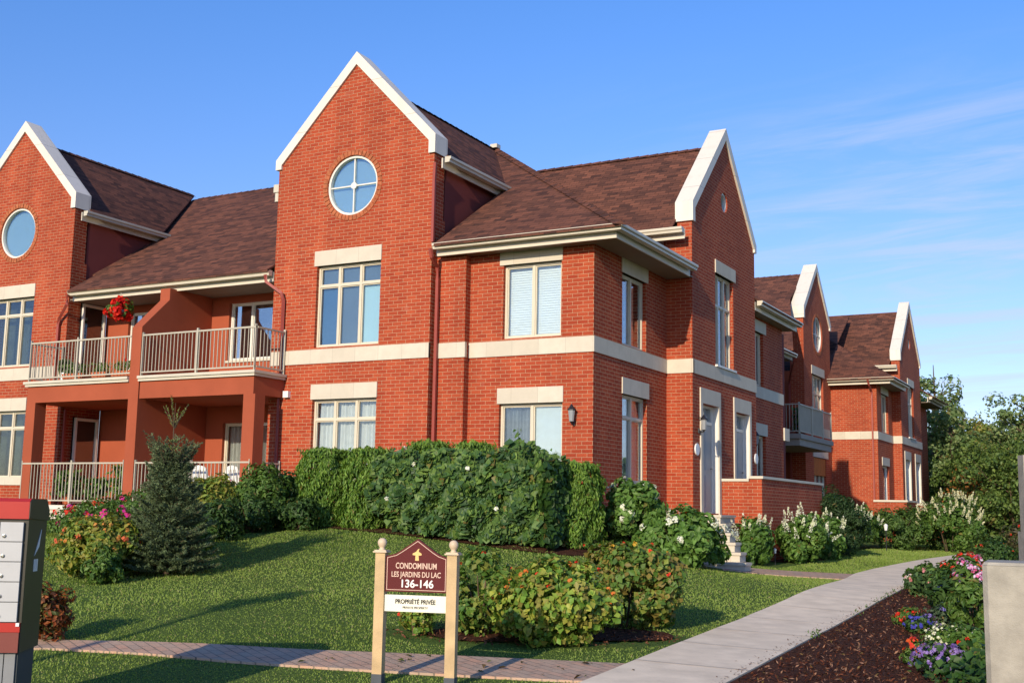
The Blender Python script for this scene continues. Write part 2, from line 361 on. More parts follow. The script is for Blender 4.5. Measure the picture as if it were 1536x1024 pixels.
def coping(par, fn, uc, zap, uL, zL, uR, zR, dropL, dropR, t=.235, dep=.50, pr=.07):
    """gable coping: two raking slabs and short vertical returns at the ends"""
    def slab(u0, z0, u1, z1, drop, s):
        L = math.hypot(u1-u0, z1-z0); nx, nz = -(z1-z0)/L*t*s, (u1-u0)/L*t*s
        # outline: outer line from apex to end, then down, then inner line back to the apex
        zin = t*L/abs(u1-u0)
        k = .16*s
        return [(u0, z0), (u1, z1), (u1, z1-drop), (u1-k, z1-drop), (u1-k, z1-zin+abs(k)*abs(z1-z0)/abs(u1-u0)), (u0, z0-zin)]
    mb = MB()
    mb.prism(slab(uc, zap, uR, zR, dropR, 1), [], fn, -pr, dep)
    mb.prism(slab(uc, zap, uL, zL, dropL, -1), [], fn, -pr, dep)
    return mb.build('coping', 'coping', par)
def gutter(par, p0, p1, out, name='gutter', fascia=True, ov=.28):
    """K-style gutter from p0 to p1 (top edge), out = unit vector away from the roof"""
    p0 = Vector(p0); p1 = Vector(p1); o = Vector(out); z = Vector((0, 0, 1))
    prof = [(0, 0), (0, -.05), (-.028, -.075), (-.034, -.12), (-.145, -.125), (-.145, 0)]
    n = len(prof); vs = [p+o*a+z*b for p in (p0, p1) for a, b in prof]
    fs = [(i, (i+1) % n, n+(i+1) % n, n+i) for i in range(n)]+[tuple(range(n))[::-1], tuple(range(n, 2*n))]
    g = MB().add(vs, fs).build(name, 'gutter', par)
    if fascia:
        d = (p1-p0).normalized()
        q0, q1 = p0-o*.193, p1-o*.193
        vs = [q0-z*.02, q1-z*.02, q1-z*.235, q0-z*.235]; vs += [v-o*.03 for v in vs]
        MB().add(vs, [(0, 1, 2, 3), (7, 6, 5, 4), (0, 4, 5, 1), (1, 5, 6, 2), (2, 6, 7, 3), (3, 7, 4, 0)]).build('fascia', 'trim', g)
    return g
def gutter_L(par, x0, X, Y, y1, z):
    prof = [(0, 0), (0, -.05), (-.028, -.075), (-.034, -.12), (-.145, -.125), (-.145, 0)]; n = len(prof)
    vs = [(x0, Y-a, z+b) for a, b in prof]+[(X+a, Y-a, z+b) for a, b in prof]+[(X+a, y1, z+b) for a, b in prof]
    fs = [(k*n+i, k*n+(i+1) % n, (k+1)*n+(i+1) % n, (k+1)*n+i) for k in range(2) for i in range(n)]+[tuple(range(n))[::-1], tuple(range(2*n, 3*n))]
    g = MB().add(vs, fs).build('gutter', 'gutter', par)
    prof = [(-.195, -.02), (-.195, -.235), (-.225, -.235), (-.225, -.02)]; n = 4
    vs = [(x0, Y-a, z+b) for a, b in prof]+[(X+a, Y-a, z+b) for a, b in prof]+[(X+a, y1, z+b) for a, b in prof]
    fs = [(k*n+i, k*n+(i+1) % n, (k+1)*n+(i+1) % n, (k+1)*n+i) for k in range(2) for i in range(n)]+[(3, 2, 1, 0), (8, 9, 10, 11)]
    MB().add(vs, fs).build('fascia', 'trim', g); return g
def slope(par, pts, name='roof', mat='shingle', t=.05):
    """roof sheet with thickness from a planar outline (counter-clockwise seen from above)"""
    P = [Vector(p) for p in pts]; n = len(P); vs = P+[p-Vector((0, 0, t)) for p in P]
    fs = [tuple(range(n)), tuple(range(2*n-1, n-1, -1))]+[(i, n+i, n+(i+1) % n, (i+1) % n) for i in range(n)]
    return MB().add(vs, fs).build(name, mat, par)
def pipe(par, pts, r=.042, mat='pipe', name='downpipe'):
    return MB().sweep(pts, r, 4).build(name, mat, par)
def railing(par, pts, z0, z1, posts, sp=.105, name='railing'):
    mb = MB()
    for (a, b) in zip(pts[:-1], pts[1:]):
        a = Vector((*a, 0)); b = Vector((*b, 0)); L = (b-a).length; d = (b-a)/L; nrm = Vector((-d.y, d.x, 0))
        def bar(s0, s1, w, za, zb):
            p, q = a+d*s0, a+d*s1
            vs = [p-nrm*w, q-nrm*w, q+nrm*w, p+nrm*w]; mb.add([(v.x, v.y, za) for v in vs]+[(v.x, v.y, zb) for v in vs], [(0, 3, 2, 1), (4, 5, 6, 7), (0, 1, 5, 4), (1, 2, 6, 5), (2, 3, 7, 6), (3, 0, 4, 7)])
        bar(0, L, .022, z1-.035, z1); bar(0, L, .016, z0+.07, z0+.10)
        n = int(L/sp)
        for k in range(1, n): bar(L*k/n-.0075, L*k/n+.0075, .0075, z0+.101, z1-.036)
        for s in posts:
            if s*L <= L: bar(max(0, s*L-.022), min(L, s*L+.022), .026, z0, z1+.05)
    return mb.build(name, 'rail', par)
# ---------------------------------------------------------------- terrain
#T0
TP=np.array([(9.3,-20.3,-1.6),(-.2,-12,-1.37),(2.5,-11.1,-1.42),(4.7,-10.3,-1.45),(-4,-13,-1.35),(4.3,-5,-1.33),(3.7,3.8,-1.13),(4.9,1.6,-1.18),
(3.6,12.5,-1.06),(2.2,12,-.98),(1.6,3.2,-1.05),(2,1.6,-1.05),(-3.75,-3,-.38),(-.8,-3.2,-.6),(.9,-2.5,-.66),(-13,-1.7,-.35),(-7,-.8,-.25),
(1.3,.6,-.85),(.1,-.3,-.5),(-2.9,-7.6,-.95),(-.35,-9.9,-1.10),(3.9,-9.1,-1.36),(8.5,-12.5,-1.5),(12,-5,-1.4),(10,5,-1.25),(13,-20,-1.6),
(0,-20,-1.6),(-8,-12,-1.2),(-15,-14,-1.3),(-25,-10,-1.2),(-20,-2,-.5),(-14,-6,-.8),(-7,-6,-.62),(3,20,-1.0),(10,30,-1.1),(4,40,-1.1),(-20,40,-.6),(-10,12,-.4),(-4,20,-.6),(0,26,-.8),
(2,-4,-1.12),(40,0,-1.5),(40,60,-1.3),(-50,-30,-1.4),(-50,20,-1),(20,-50,-1.7),(-30,-60,-1.6),(60,-40,-1.6),(0,80,-1.2),(-50,80,-1)],float)
def _U(d2): return np.where(d2>1e-9,.5*d2*np.log(np.maximum(d2,1e-9)),0)
_n=len(TP)
_K=_U(((TP[:,None,:2]-TP[None,:,:2])**2).sum(-1))+np.eye(_n)*1.5
_P=np.c_[np.ones(_n),TP[:,:2]]
_W=np.linalg.solve(np.block([[_K,_P],[_P.T,np.zeros((3,3))]]),np.r_[TP[:,2],np.zeros(3)])
def TZ(x,y):
    x=np.atleast_1d(np.asarray(x,float));y=np.atleast_1d(np.asarray(y,float))
    d2=(x[:,None]-TP[None,:,0])**2+(y[:,None]-TP[None,:,1])**2
    z=_U(d2)@_W[:_n]+_W[_n]+_W[_n+1]*x+_W[_n+2]*y
    r=np.hypot(x,y-10);k=np.clip((r-45)/30,0,1)
    return z*(1-k)+(-1.3)*k
def tz(x,y): return float(TZ(x,y)[0])

def axis(a, b, s, far):
    core = np.arange(a, b+s/2, s); k = np.cumsum(np.geomspace(s*2, far, 24))
    return np.concatenate([a-k[::-1], core, b+k])
xs = axis(-16, 14, .25, 90); ys = axis(-17, 44, .3, 90)
XX, YY = np.meshgrid(xs, ys); fz = np.concatenate([TZ(a, b_) for a, b_ in zip(np.array_split(XX.ravel(), 40), np.array_split(YY.ravel(), 40))])
nx, ny = len(xs), len(ys); idx = np.arange(nx*ny).reshape(ny, nx)
fcs = np.stack([idx[:-1, :-1], idx[:-1, 1:], idx[1:, 1:], idx[1:, :-1]], -1).reshape(-1, 4)
def npmesh(name, V, F, mat, tint=None, smooth=False, parent=None):
    me = bpy.data.meshes.new(name); V = np.asarray(V, np.float32); F = np.asarray(F, np.int32); k = F.shape[1]
    me.vertices.add(len(V)); me.vertices.foreach_set('co', V.ravel())
    me.loops.add(F.size); me.loops.foreach_set('vertex_index', F.ravel())
    me.polygons.add(len(F)); me.polygons.foreach_set('loop_start', np.arange(0, F.size, k, dtype=np.int32))
    if smooth: me.polygons.foreach_set('use_smooth', np.ones(len(F), bool))
    me.update(calc_edges=True)
    if tint is not None:
        a = me.color_attributes.new('tint', 'FLOAT_COLOR', 'POINT'); a.data.foreach_set('color', np.c_[tint, np.ones(len(V))].astype(np.float32).ravel())
    me.materials.append(M[mat]); o = bpy.data.objects.new(name, me); COL.objects.link(o)
    if parent: o.parent = parent
    return o
tag(npmesh('ground', np.c_[XX.ravel(), YY.ravel(), fz], fcs, 'lawn', smooth=True), kind='structure')
def ribbon(name, left, right, mat, lift, thick=.08, n=60, cross=6, joints=0):
    def res(P, n):
        P = np.array(P, float); d = np.r_[0, np.cumsum(np.hypot(*np.diff(P, axis=0).T))]; s = np.linspace(0, d[-1], n)
        return np.c_[np.interp(s, d, P[:, 0]), np.interp(s, d, P[:, 1])]
    L, Rt = res(left, n), res(right, n); V = []; F = []
    for i in range(n):
        for k in range(cross+1):
            p = L[i]*(1-k/cross)+Rt[i]*k/cross; V.append((p[0], p[1], tz(*p)+lift))
    w_ = cross+1
    for i in range(n-1):
        for k in range(cross): F.append((i*w_+k, i*w_+k+1, (i+1)*w_+k+1, (i+1)*w_+k))
    m_ = MB(); m_.add(V, F); m_.add([(a, b, c-thick) for a, b, c in V], [])
    o = len(V); E = []
    for i in range(n-1): E += [(i*w_, (i+1)*w_), ((i+1)*w_+cross, i*w_+cross)]
    for k in range(cross): E += [(k+1, k), ((n-1)*w_+k, (n-1)*w_+k+1)]
    m_.add([], []); m_.f += [(a, b, o+b, o+a) for a, b in E]
    return m_.build(name, mat, fix=False)
SWL = [(5.15, -16.5), (4.87, -10.68), (4.84, -9.87), (4.8, -8.94), (4.72, -7.76), (4.58, -6.21), (4.47, -4.5), (4.44, -2.82), (4.34, -.47), (4.12, 2.2), (3.88, 4.28), (3.82, 6.05), (3.85, 13.15), (4.3, 26), (5.2, 40)]
SWR = [(6.2, -16.5), (6.05, -12.6), (5.94, -9.8), (5.9, -8.86), (5.83, -7.65), (5.73, -6.16), (5.65, -4.45), (5.59, -2.61), (5.50, -.16), (5.36, 2), (5.2, 4.4), (5.11, 6.07), (5.1, 13.0), (5.6, 26), (6.5, 40)]
tag(ribbon('sidewalk', SWL, SWR, 'concrete', .035, n=230), kind='structure')
# saw-cut joints in the sidewalk: thin dark sand lines 4 mm proud of the slab
mb = MB(); Ln = np.array(SWL); Rn = np.array(SWR)
for yy in np.arange(-14, 30, 1.5):
    xl = np.interp(yy, Ln[:, 1], Ln[:, 0]); xr = np.interp(yy+.1, Rn[:, 1], Rn[:, 0]); q = [(xl, yy), (xr, yy+.1), (xr, yy+.115), (xl, yy+.015)]
    mb.add([(x, y, tz(x, y)+.041) for x, y in q], [(0, 1, 2, 3)])
jm = mb.build('sidewalk_joint', plain('joint', (.38, .32, .24), .9), fix=False); tag(jm, kind='structure')
tag(ribbon('brick_path', [(-9, -16.0), (-4, -13.9), (-.45, -12.0), (1.02, -11.33), (1.85, -11.0), (2.8, -10.52), (3.87, -10.05), (4.9, -9.62)],
       [(-8.7, -16.8), (-3.7, -14.5), (-.1, -12.25), (.93, -11.93), (1.8, -11.74), (3.06, -11.32), (3.87, -11.05), (5.0, -10.65)], 'pavers', .022, n=80), kind='structure')
tag(ribbon('brick_path', [(1.55, 3.5), (2.3, 3.75), (4.0, 4.3)], [(1.9, 1.9), (2.6, 2.1), (4.05, 2.6)], 'pavers', .022, n=30), kind='structure')
tag(ribbon('mulch_bed', [(6.07, -12.6), (5.96, -9.8), (5.92, -8.86), (5.85, -7.65), (5.75, -6.16), (5.67, -4.45), (5.61, -2.61), (5.52, -.16), (5.38, 2), (5.22, 4.4), (5.12, 8)],
       [(9.2, -12.5), (9.0, -9.7), (9.0, -5.8), (9.0, -2.3), (9.0, .6), (9.0, 4.4), (9, 8)], 'mulch', .03, n=60, cross=12), kind='structure')
def disc(name, cx, cy, rx, ry, rot=0, mat='mulch'):
    V = [(cx, cy, tz(cx, cy)+.02)]; n = 36; F = []
    for j, q in enumerate((.35, .7, 1)):
        for k in range(n):
            a = 2*math.pi*k/n; e = q*(1+.07*math.sin(3*a+cx)+.05*math.sin(5*a)); x, y = rx*e*math.cos(a), ry*e*math.sin(a)
            X_, Y_ = cx+x*math.cos(rot)-y*math.sin(rot), cy+x*math.sin(rot)+y*math.cos(rot); V.append((X_, Y_, tz(X_, Y_)+.02))
    for k in range(n):
        F.append((0, 1+k, 1+(k+1) % n))
    m_ = MB(); m_.add(V, F)
    for j in range(2): m_.f += [(1+j*n+k, 1+(j+1)*n+k, 1+(j+1)*n+(k+1) % n, 1+j*n+(k+1) % n) for k in range(n)]
    return tag(m_.build(name, mat), kind='structure')
disc('mulch_bed', 3.42, -8.40, 1.45, .58, .85); disc('mulch_bed', -2.0, -2.0, 3.4, 1.0); disc('mulch_bed', 1.1, -.1, 1.0, 2.1); disc('mulch_bed', 1.3, 8.2, .95, 2.6, -.05)

# ---------------------------------------------------------------- the near building
bld = empty('apartment_building', (0, 0, -1), 'near red brick apartment building with the tallest gable and a divided round window', 'building', 'brick apartment buildings')
# parts are modelled in world coordinates: undo the parent's offset once
class _P: pass
def root_fix(o):
    for c in o.children: c.matrix_parent_inverse = Matrix.Translation(-o.location)
ZB0, ZB1 = 3.07, 3.376
def gable(par, fn, c, half, zap, zfold, zlow, dlow, ztop, dtop, holes_low, holes_top, cop):
    """brick gable wall; lower part is dlow deep, the parapet part dtop"""
    a, b = c-half, c+half
    m_ = MB(); m_.prism([(a, zlow), (b, zlow), (b, ztop), (a, ztop)], holes_low, fn, 0, dlow)
    m_.prism([(a, ztop), (b, ztop), (b, zfold), (c, zap), (a, zfold)], holes_top, fn, 0, dtop)
    return m_.build('wall', 'brick', par)
def belt(par, fn, u0, u1, z0=ZB0, z1=ZB1, pr=.025): return fbox(MB(), fn, u0, u1, z0, z1, -pr, .05).build('belt_course', 'stone', par)
F2 = fa(-.40)
def tallA(par, c, kinds):
    H2, H1, RD = (c-.88, c+.80, 3.42, 5.20), (c-.86, c+.80, .62, 2.30), (c-.02, 6.92, .66)
    gable(par, F2, c, 2.06, 9.70, 7.62, -1.2, .48, 6.0, .40, [rect(*H2), rect(*H1)], [circ(RD[0], RD[1], RD[2])], None)
    coping(par, F2, c, 9.92, c-2.13, 7.72, c+2.10, 7.76, .22, .40, t=.20, dep=.44, pr=.05)
    belt(par, F2, c-2.06, c+2.06)
    lintel(par, F2, c-.94, c+.78+.04, 5.20, 5.53); lintel(par, F2, c-.90, c+.82, 2.30, 2.62)
    fbox(MB(), F2, c-.92, c+.84, .45, .62, -.03, .2).build('sill', 'stone', par)
    window(par, F2, *H2, 3, 4.76, **kinds[0]); window(par, F2, *H1, 3, 1.87, **kinds[1])
    round_window(par, F2, *RD, **kinds[2])
tallA(bld, -5.54, [dict(blind='none', gl='glass_clear', panes=('navy_reflection', 'slate_reflection', 'pale_shade')), dict(blind='drape', gl='glass_clear', drop=1), dict(gl='glass_blue')])
tallA(bld, -16.19, [dict(blind='olive_shade', gl='glass_clear'), dict(blind='olive_shade', gl='glass_clear'), dict(gl='glass_blue', muntin=False)])
# right wing facing the street
F0 = fa(0); W1 = (-2.0, -.70, 3.42, 4.92); W0 = (-2.05, -.65, .45, 2.12)
MB().prism(rect(-3.0, 0, -1.3, 5.22), [rect(*W1), rect(*W0)], F0, 0, .30).build('wall', 'brick', bld)
MB().prism(rect(-3.47, -2.77, -1.3, 5.17), [], fa(-.19), 0, .20).build('pilaster', 'brick', bld)
belt(bld, F0, -2.77, 0.025, pr=.025); belt(bld, fa(-.19), -3.46, -2.745, pr=.025)
lintel(bld, F0, -2.08, -.67, 4.92, 5.215); lintel(bld, F0, -2.09, -.63, 2.12, 2.43)
window(bld, F0, *W1, 2, None, blind='blind_white', gl='glass_clear', drop=1)
w_ = window(bld, F0, *W0, 2, None, blind='grey_drape', gl='glass_clear')
fbox(MB(), F0, -1.33, -.68, .5, 2.07, .17, .185).build('sheer', 'sheer', w_)
# side facing the walk
G0 = fb(0); S1 = (1.38, 2.66, 3.40, 4.88); S0 = (1.40, 2.70, .62, 2.40)
MB().prism(rect(.30, 3.86, -1.3, 5.22), [rect(*S1), rect(*S0)], G0, 0, .30).build('wall', 'brick', bld)
belt(bld, G0, .05, 3.85); lintel(bld, G0, 1.34, 2.73, 4.88, 5.19); lintel(bld, G0, 1.37, 2.78, 2.40, 2.73)
fbox(MB(), G0, 1.38, 2.74, .42, .62, -.035, .2).build('sill', 'stone', bld)
window(bld, G0, *S1, 2, None, blind='dark_room', gl='glass'); window(bld, G0, *S0, 2, 1.94, blind='drape', gl='glass')
# gable three, facing the walk
def tallB(par, X, c, z=0, front=True, lowdoors=True, near=4.63/2):
    G = fb(X); a = c-2.315; b = c+2.315
    H = (c-.76, c+.56, 3.43+z, 5.59+z); D1 = (c-1.72, c-.63, .05+z, 2.46+z); D2 = (c+.63, c+1.70, .05+z, 2.46+z)
    gable(par, G, c, 2.315, 9.06+z, 6.76+z, -1.4, .66, 6.2+z, .34, [rect(*H), rect(*D1), rect(*D2)], [circ(c-.05, 7.42+z, .24, 24)], None)
    coping(par, G, c, 9.27+z, a-.06, 6.90+z, b+.06, 6.86+z, .44, .20, t=.20, dep=.37, pr=.05)
    belt(par, G, a, b, ZB0+z, ZB1+z); belt(par, fa(a), X-.60, X+.025, ZB0+z, ZB1+z)
    lintel(par, G, c-.77, c+.70, 5.59+z, 5.90+z)
    window(par, G, *H, 3, 4.86+z, blind='dark_room', gl='glass')
    fbox(MB(), G, c-.80, c+.62, 3.385+z, 3.43+z, -.06, .2).build('sill', 'white_frame', par)
    round_window(par, G, c-.05, 7.42+z, .235, muntin=False, ring=False)
    for k, (u0, u1, z0, z1) in enumerate((D1, D2)):
        m_ = MB(); fbox(m_, G, u0-.14, u0, -.02+z, z1, -.03, .15); fbox(m_, G, u1, u1+.14, -.02+z, z1, -.03, .15); fbox(m_, G, u0-.14, u1+.14, z1+.002, z1+.34, -.03, .15)
        m_.build('door_surround', 'stone', par)
        m2 = MB(); m2.prism(rect(u0, u1, z0, z1), [rect(u0+.06, u1-.06, z0+.03, z0+1.98), rect(u0+.06, u1-.06, z0+2.05, z1-.05)], G, .13, .21)
        fr_ = m2.build('door_frame', 'white_frame', par)
        m3 = MB(); m3.prism(rect(u0+.065, u1-.065, z0+.035, z0+1.975), [rect(u0+.22, u0+.50, z0+.35, z0+1.80)], G, .145, .19)
        fbox(m3, G, u0+.60, u1-.16, z0+.95, z0+1.80, .138, .1455); fbox(m3, G, u0+.60, u1-.16, z0+.14, z0+.85, .138, .1455)
        dr = m3.build('door', 'grey_door', par)
        fbox(MB(), G, u0+.21, u0+.51, z0+.34, z0+1.81, .16, .17).build('pane', 'glass', dr)
        m4 = MB(); m4.sweep([G(u1-.14, z0+1.0, .145), G(u1-.14, z0+1.0, .09), G(u1-.25, z0+1.0, .085)], .013, 6); m4.build('handle', 'lock', dr)
        fbox(MB(), G, u0+.05, u1-.05, z0+2.04, z1-.04, .17, .178).build('transom_pane', 'glass', fr_)
        fbox(MB(), G, u0, u1, z0, z1, .23, .24).build('room_backing', 'grey_drape', fr_)
        mj = MB(); fbox(mj, G, u0-.002, u0+.012, z0, z1, .0, .13); fbox(mj, G, u1-.012, u1+.002, z0, z1, .0, .13); mj.build('jamb_lining', 'white_frame', fr_)
tallB(bld, .6, 6.165)
# wing beyond the third gable
G3 = fb(.3); T1 = (9.34, 10.18, 3.40, 4.82); T0 = (9.38, 10.30, .2, 2.10)
MB().prism(rect(8.485, 12.0, -1.3, 5.22), [rect(*T1), rect(*T0)], G3, 0, .30).build('wall', 'brick', bld)
belt(bld, G3, 8.51, 12.02); lintel(bld, G3, 9.28, 10.40, 4.82, 5.13); lintel(bld, G3, 9.30, 10.42, 2.10, 2.41)
window(bld, G3, *T1, 2, None, blind='dark_room', gl='glass'); window(bld, G3, *T0, 2, None, blind='grey_drape', gl='glass_clear')
MB().prism(rect(-3.4, .29, -1.3, 5.2), [], fa(11.7), 0, .29).build('wall', 'brick', bld)
fbox(MB(), fb(.12), 12.0, 12.85, -1.3, 5.2, 0, .3).build('stucco_pier', 'maroon', bld)
fbox(MB(), G3, 12.02, 12.5, 2.10, 2.45, -.04, .17).build('lintel', 'stone', bld)
# roofs of the near building
S = .647; ez = 5.36; PKx, PKy, PKz = -5.5, 5.75, 9.47
slope(bld, [(-3.30, -.62, ez), (.82, -.62, ez), (PKx, PKy, PKz), (-5.6, PKy, PKz), (-5.6, PKy-.4, PKz-.4*S), (-3.30, 2.2, ez+2.82*S)])       # street slope
slope(bld, [(.82, -.62, ez), (.82, 3.56, ez), (-1.0, 3.56, ez+1.82*S), (-4.6, 5.2, ez+5.42*S), (PKx, PKy, PKz)])     # hip slope
sl_ = (9.40-5.17)/6.4
slope(bld, [(-13.95, -.62, 5.20), (-7.62, -.62, 5.20), (-7.62, 5.75, 9.32), (-13.95, 5.75, 9.32)]); slope(bld, [(-16.2, .3, 5.20+.92*.647), (-13.95, .3, 5.20+.92*.647), (-13.95, 5.75, 9.32), (-16.2, 5.75, 9.32)])      # long slope over the balconies
slope(bld, [(-17.2, 8.5, 7.6), (-16.2, 5.75, 9.32), (-5.5, 5.75, 9.32), (-5.5, 12, 5.3), (-17.2, 12, 5.3)])
def cross_roofA(c):     # steep roof running back from a street gable, ridge at z 9.47
    r = 9.46; e = 7.26; w2 = 2.28
    slope(bld, [(c, .02, r), (c+w2, .02, e), (c+w2, 2.32, e), (c, 5.78, r)]); slope(bld, [(c, 5.78, r), (c-w2, 2.32, e), (c-w2, .02, e), (c, .02, r)])
    for s in (1, -1):
        gutter(bld, (c+s*(w2+.12), -.30 if s > 0 else 0, e+.02), (c+s*(w2+.12), 2.55, e+.02), (s, 0, 0))
        a, b_ = sorted((c+s*2.04, c+s*1.97)); 
        MB().prism([(.06, 5.2), (2.6, 7.0), (2.6, 7.24), (.06, 7.24)], [], (lambda u, v, d: (c+s*2.05-s*d, u, v)), 0, .1).build('cheek_wall', 'maroon', bld)
cross_roofA(-5.54); cross_roofA(-16.19)
MB().add([(-5.54+2.05, 0, 0)], []).v
# roof behind the third gable, ridge runs along x
def cross_roofB(par, X, c, z=0, back=-4.6, ymain=1):
    r = 8.86+z; e = 6.20+z; w2 = 2.70
    slope(par, [(X-.35, c-w2, e), (X-.35, c, r), (back, c, r), (X-2.6, c-w2, e)]); slope(par, [(X-.35, c, r), (X-.35, c+w2, e), (X-2.6, c+w2, e), (back, c, r)])
    gutter(par, (X-2.4, c-w2-.13, e+.03), (X-.05, c-w2-.13, e+.03), (0, -1, 0))
    MB().prism([(X-2.3, 5.1+z), (X-.62, 5.1+z), (X-.62, 6.15+z), (X-2.3, 6.15+z)], [], fa(c-2.30), 0, .1).build('cheek_wall', 'pale_stucco', par)
cross_roofB(bld, .6, 6.165)
slope(bld, [(.80, 8.55, 5.40), (.80, 12.35, 5.40), (-5, 12.35, 8.75), (-5, 8.55, 8.75)])
# hip caps
m_ = MB()
for k in range(34):
    t0 = k/34; t1 = (k+1.25)/34; a = Vector((.82, -.62, ez+.02)); b_ = Vector((PKx, PKy, PKz+.02)); p = a.lerp(b_, t0)+Vector((0, 0, .035)); q = a.lerp(b_, min(1, t1))+Vector((0, 0, .012))
    s_ = Vector((1, 1, 0)).normalized()*.13; dz = Vector((0, 0, -.075))
    m_.add([p-s_+dz, p, p+s_+dz, q-s_+dz, q, q+s_+dz], [(0, 1, 4, 3), (1, 2, 5, 4), (0, 2, 1)])
m_.build('hip_cap', 'shingle', bld)
def ridge_cap(par, a, b_, side):
    m_ = MB(); a = Vector(a); b_ = Vector(b_); n = max(2, int((b_-a).length/.25)); s_ = Vector(side)*.12
    for k in range(n):
        p = a.lerp(b_, k/n)+Vector((0, 0, .03)); q = a.lerp(b_, min(1, (k+1.2)/n))+Vector((0, 0, .012)); dz = Vector((0, 0, -.09))
        m_.add([p-s_+dz, p, p+s_+dz, q-s_+dz, q, q+s_+dz], [(0, 1, 4, 3), (1, 2, 5, 4)])
    m_.build('ridge_cap', 'shingle', par)
ridge_cap(bld, (-5.54, 0, 9.46), (-5.54, 5.75, 9.46), (1, 0, 0)); ridge_cap(bld, (-16.19, 0, 9.46), (-16.19, 5.75, 9.46), (1, 0, 0))
ridge_cap(bld, (-7.7, 5.75, 9.32), (-16, 5.75, 9.32), (0, 1, 0)); ridge_cap(bld, (.2, 6.165, 8.86), (-4.5, 6.165, 8.86), (0, 1, 0))
MB().box(-5.58, -5.38, 5.55, 5.75, 9.46, 9.56).build('ridge_vent', 'gutter', bld)
# eaves: gutters, fascias and soffits
def eave_corner(par, X, Y, z, y1, x0):
    """L-shaped eave: along the street from x0 to X, along the walk from Y to y1 (outer gutter edge)"""
    z1 = z; g1 = gutter(par, (x0, Y, z1), (X, Y, z1), (0, -1, 0)); g2 = gutter(par, (X, Y, z1), (X, y1, z1), (1, 0, 0))
    return g1, g2
gutter_L(bld, -3.36, .84, -.60, 3.60, 5.385)
MB().prism([(-3.36, -.38), (.62, -.38), (.62, 3.84), (.02, 3.84), (.02, .02), (-2.9, .02), (-3.36, -.16)], [], (lambda u, v, d: (u, v, 5.175+d)), 0, .03).build('soffit', 'soffit', bld)
gutter(bld, (-13.98, -.60, 5.20), (-7.62, -.60, 5.20), (0, -1, 0))
MB().box(-14.1, -7.62, -.385, .80, 5.0, 5.03).build('soffit', 'soffit', bld)
gutter(bld, (.80, 8.5, 5.43), (.80, 12.45, 5.43), (1, 0, 0)); MB().prism(rect(.0, .60, 8.51, 12.4), [], (lambda u, v, d: (u, v, 5.215+d)), 0, .03).build('soffit', 'soffit', bld)
gutter(bld, (-.6, 12.6, 5.38), (-.95, 12.6, 5.38), (0, -1, 0), fascia=False)
# downpipes
pipe(bld, [(-3.40, -.48, 7.12), (-3.42, -.46, 6.95), (-3.44, -.44, 6.75), (-3.44, -.44, 5.45)])
pipe(bld, [(-3.37, -.62, 5.27), (-3.36, -.58, 5.10), (-3.40, -.30, 4.95), (-3.40, -.27, 4.7), (-3.40, -.27, -.9)], .045)
pipe(bld, [(-7.68, -.62, 5.08), (-7.66, -.60, 4.92), (-7.30, -.50, 4.66), (-7.27, -.46, 4.5), (-7.27, -.46, -.6)], .045)
pipe(bld, [(-13.93, -.62, 5.10), (-13.95, -.60, 4.86), (-14.30, -.50, 4.55), (-14.36, -.46, 4.4), (-14.36, -.46, 2.9)], .045)
pipe(bld, [(-14.08, -.30, 2.3), (-14.08, -.30, -.3)], .04)
# balconies
BF = -1.40
def stucco(x0, x1, y0, y1, z0, z1, name='wall', mat='stucco'): return MB().box(x0, x1, y0, y1, z0, z1).build(name, mat, bld)
FBk = fa(.80); UW = (-9.96, -8.02, 3.44, 4.83); UD = (-13.30, -12.55, 2.9, 4.82); LD = (-9.97, -9.28, 0.02, 1.96); LWn = (-8.99, -8.2, .02, 1.96)
MB().prism(rect(-14.1, -7.62, -1.2, 5.05), [rect(*UW), rect(*UD), rect(*LD), rect(*LWn)], FBk, 0, .3).build('wall', 'stucco', bld)
window(bld, FBk, *UW, 3, None, blind='dark_room', gl='glass', fr='white_frame'); window(bld, FBk, *UD, 1, None, blind='dark_room', gl='glass', fr='white_frame', name='patio_door')
window(bld, FBk, *LD, 1, None, blind='drape', gl='glass_clear', fr='frame', name='patio_door'); window(bld, FBk, *LWn, 1, None, blind='drape', gl='glass', fr='white_frame')
fbox(MB(), FBk, -9.98, -8.0, 3.39, 3.44, -.04, .1).build('sill', 'trim', bld)
# brick flank of the left gable with its two balcony doors (faces +x)
GS = fb(-14.105); A1 = (-.02, .70, 2.9, 4.98); A0 = (-.02, .70, .02, 2.12)
MB().prism(rect(.10, .80, -1.2, 5.05), [], GS, 0, .3)
MB().prism([(-.39+.48, -1.2), (.80, -1.2), (.80, 5.05), (-.39+.48, 5.05)], [], GS, 0, .25).build('wall', 'brick', bld)
window(bld, fb(-14.02), *A1, 1, None, blind='dark_room', gl='glass_clear', fr='white_frame', rec=-.02, name='patio_door', deep=.01)
window(bld, fb(-14.02), *A0, 1, None, blind='dark_room', gl='glass_clear', fr='white_frame', rec=-.02, name='patio_door', deep=.01)
xd0, xd1 = -10.80, -10.50
MB().prism([(BF, -1.2), (.79, -1.2), (.79, 4.995), (-.62, 4.995), (-.62, 4.72), (BF, 3.98)], [], (lambda u, v, d: (xd0+d, u, v)), 0, xd1-xd0).build('dividing_wall', 'stucco', bld)
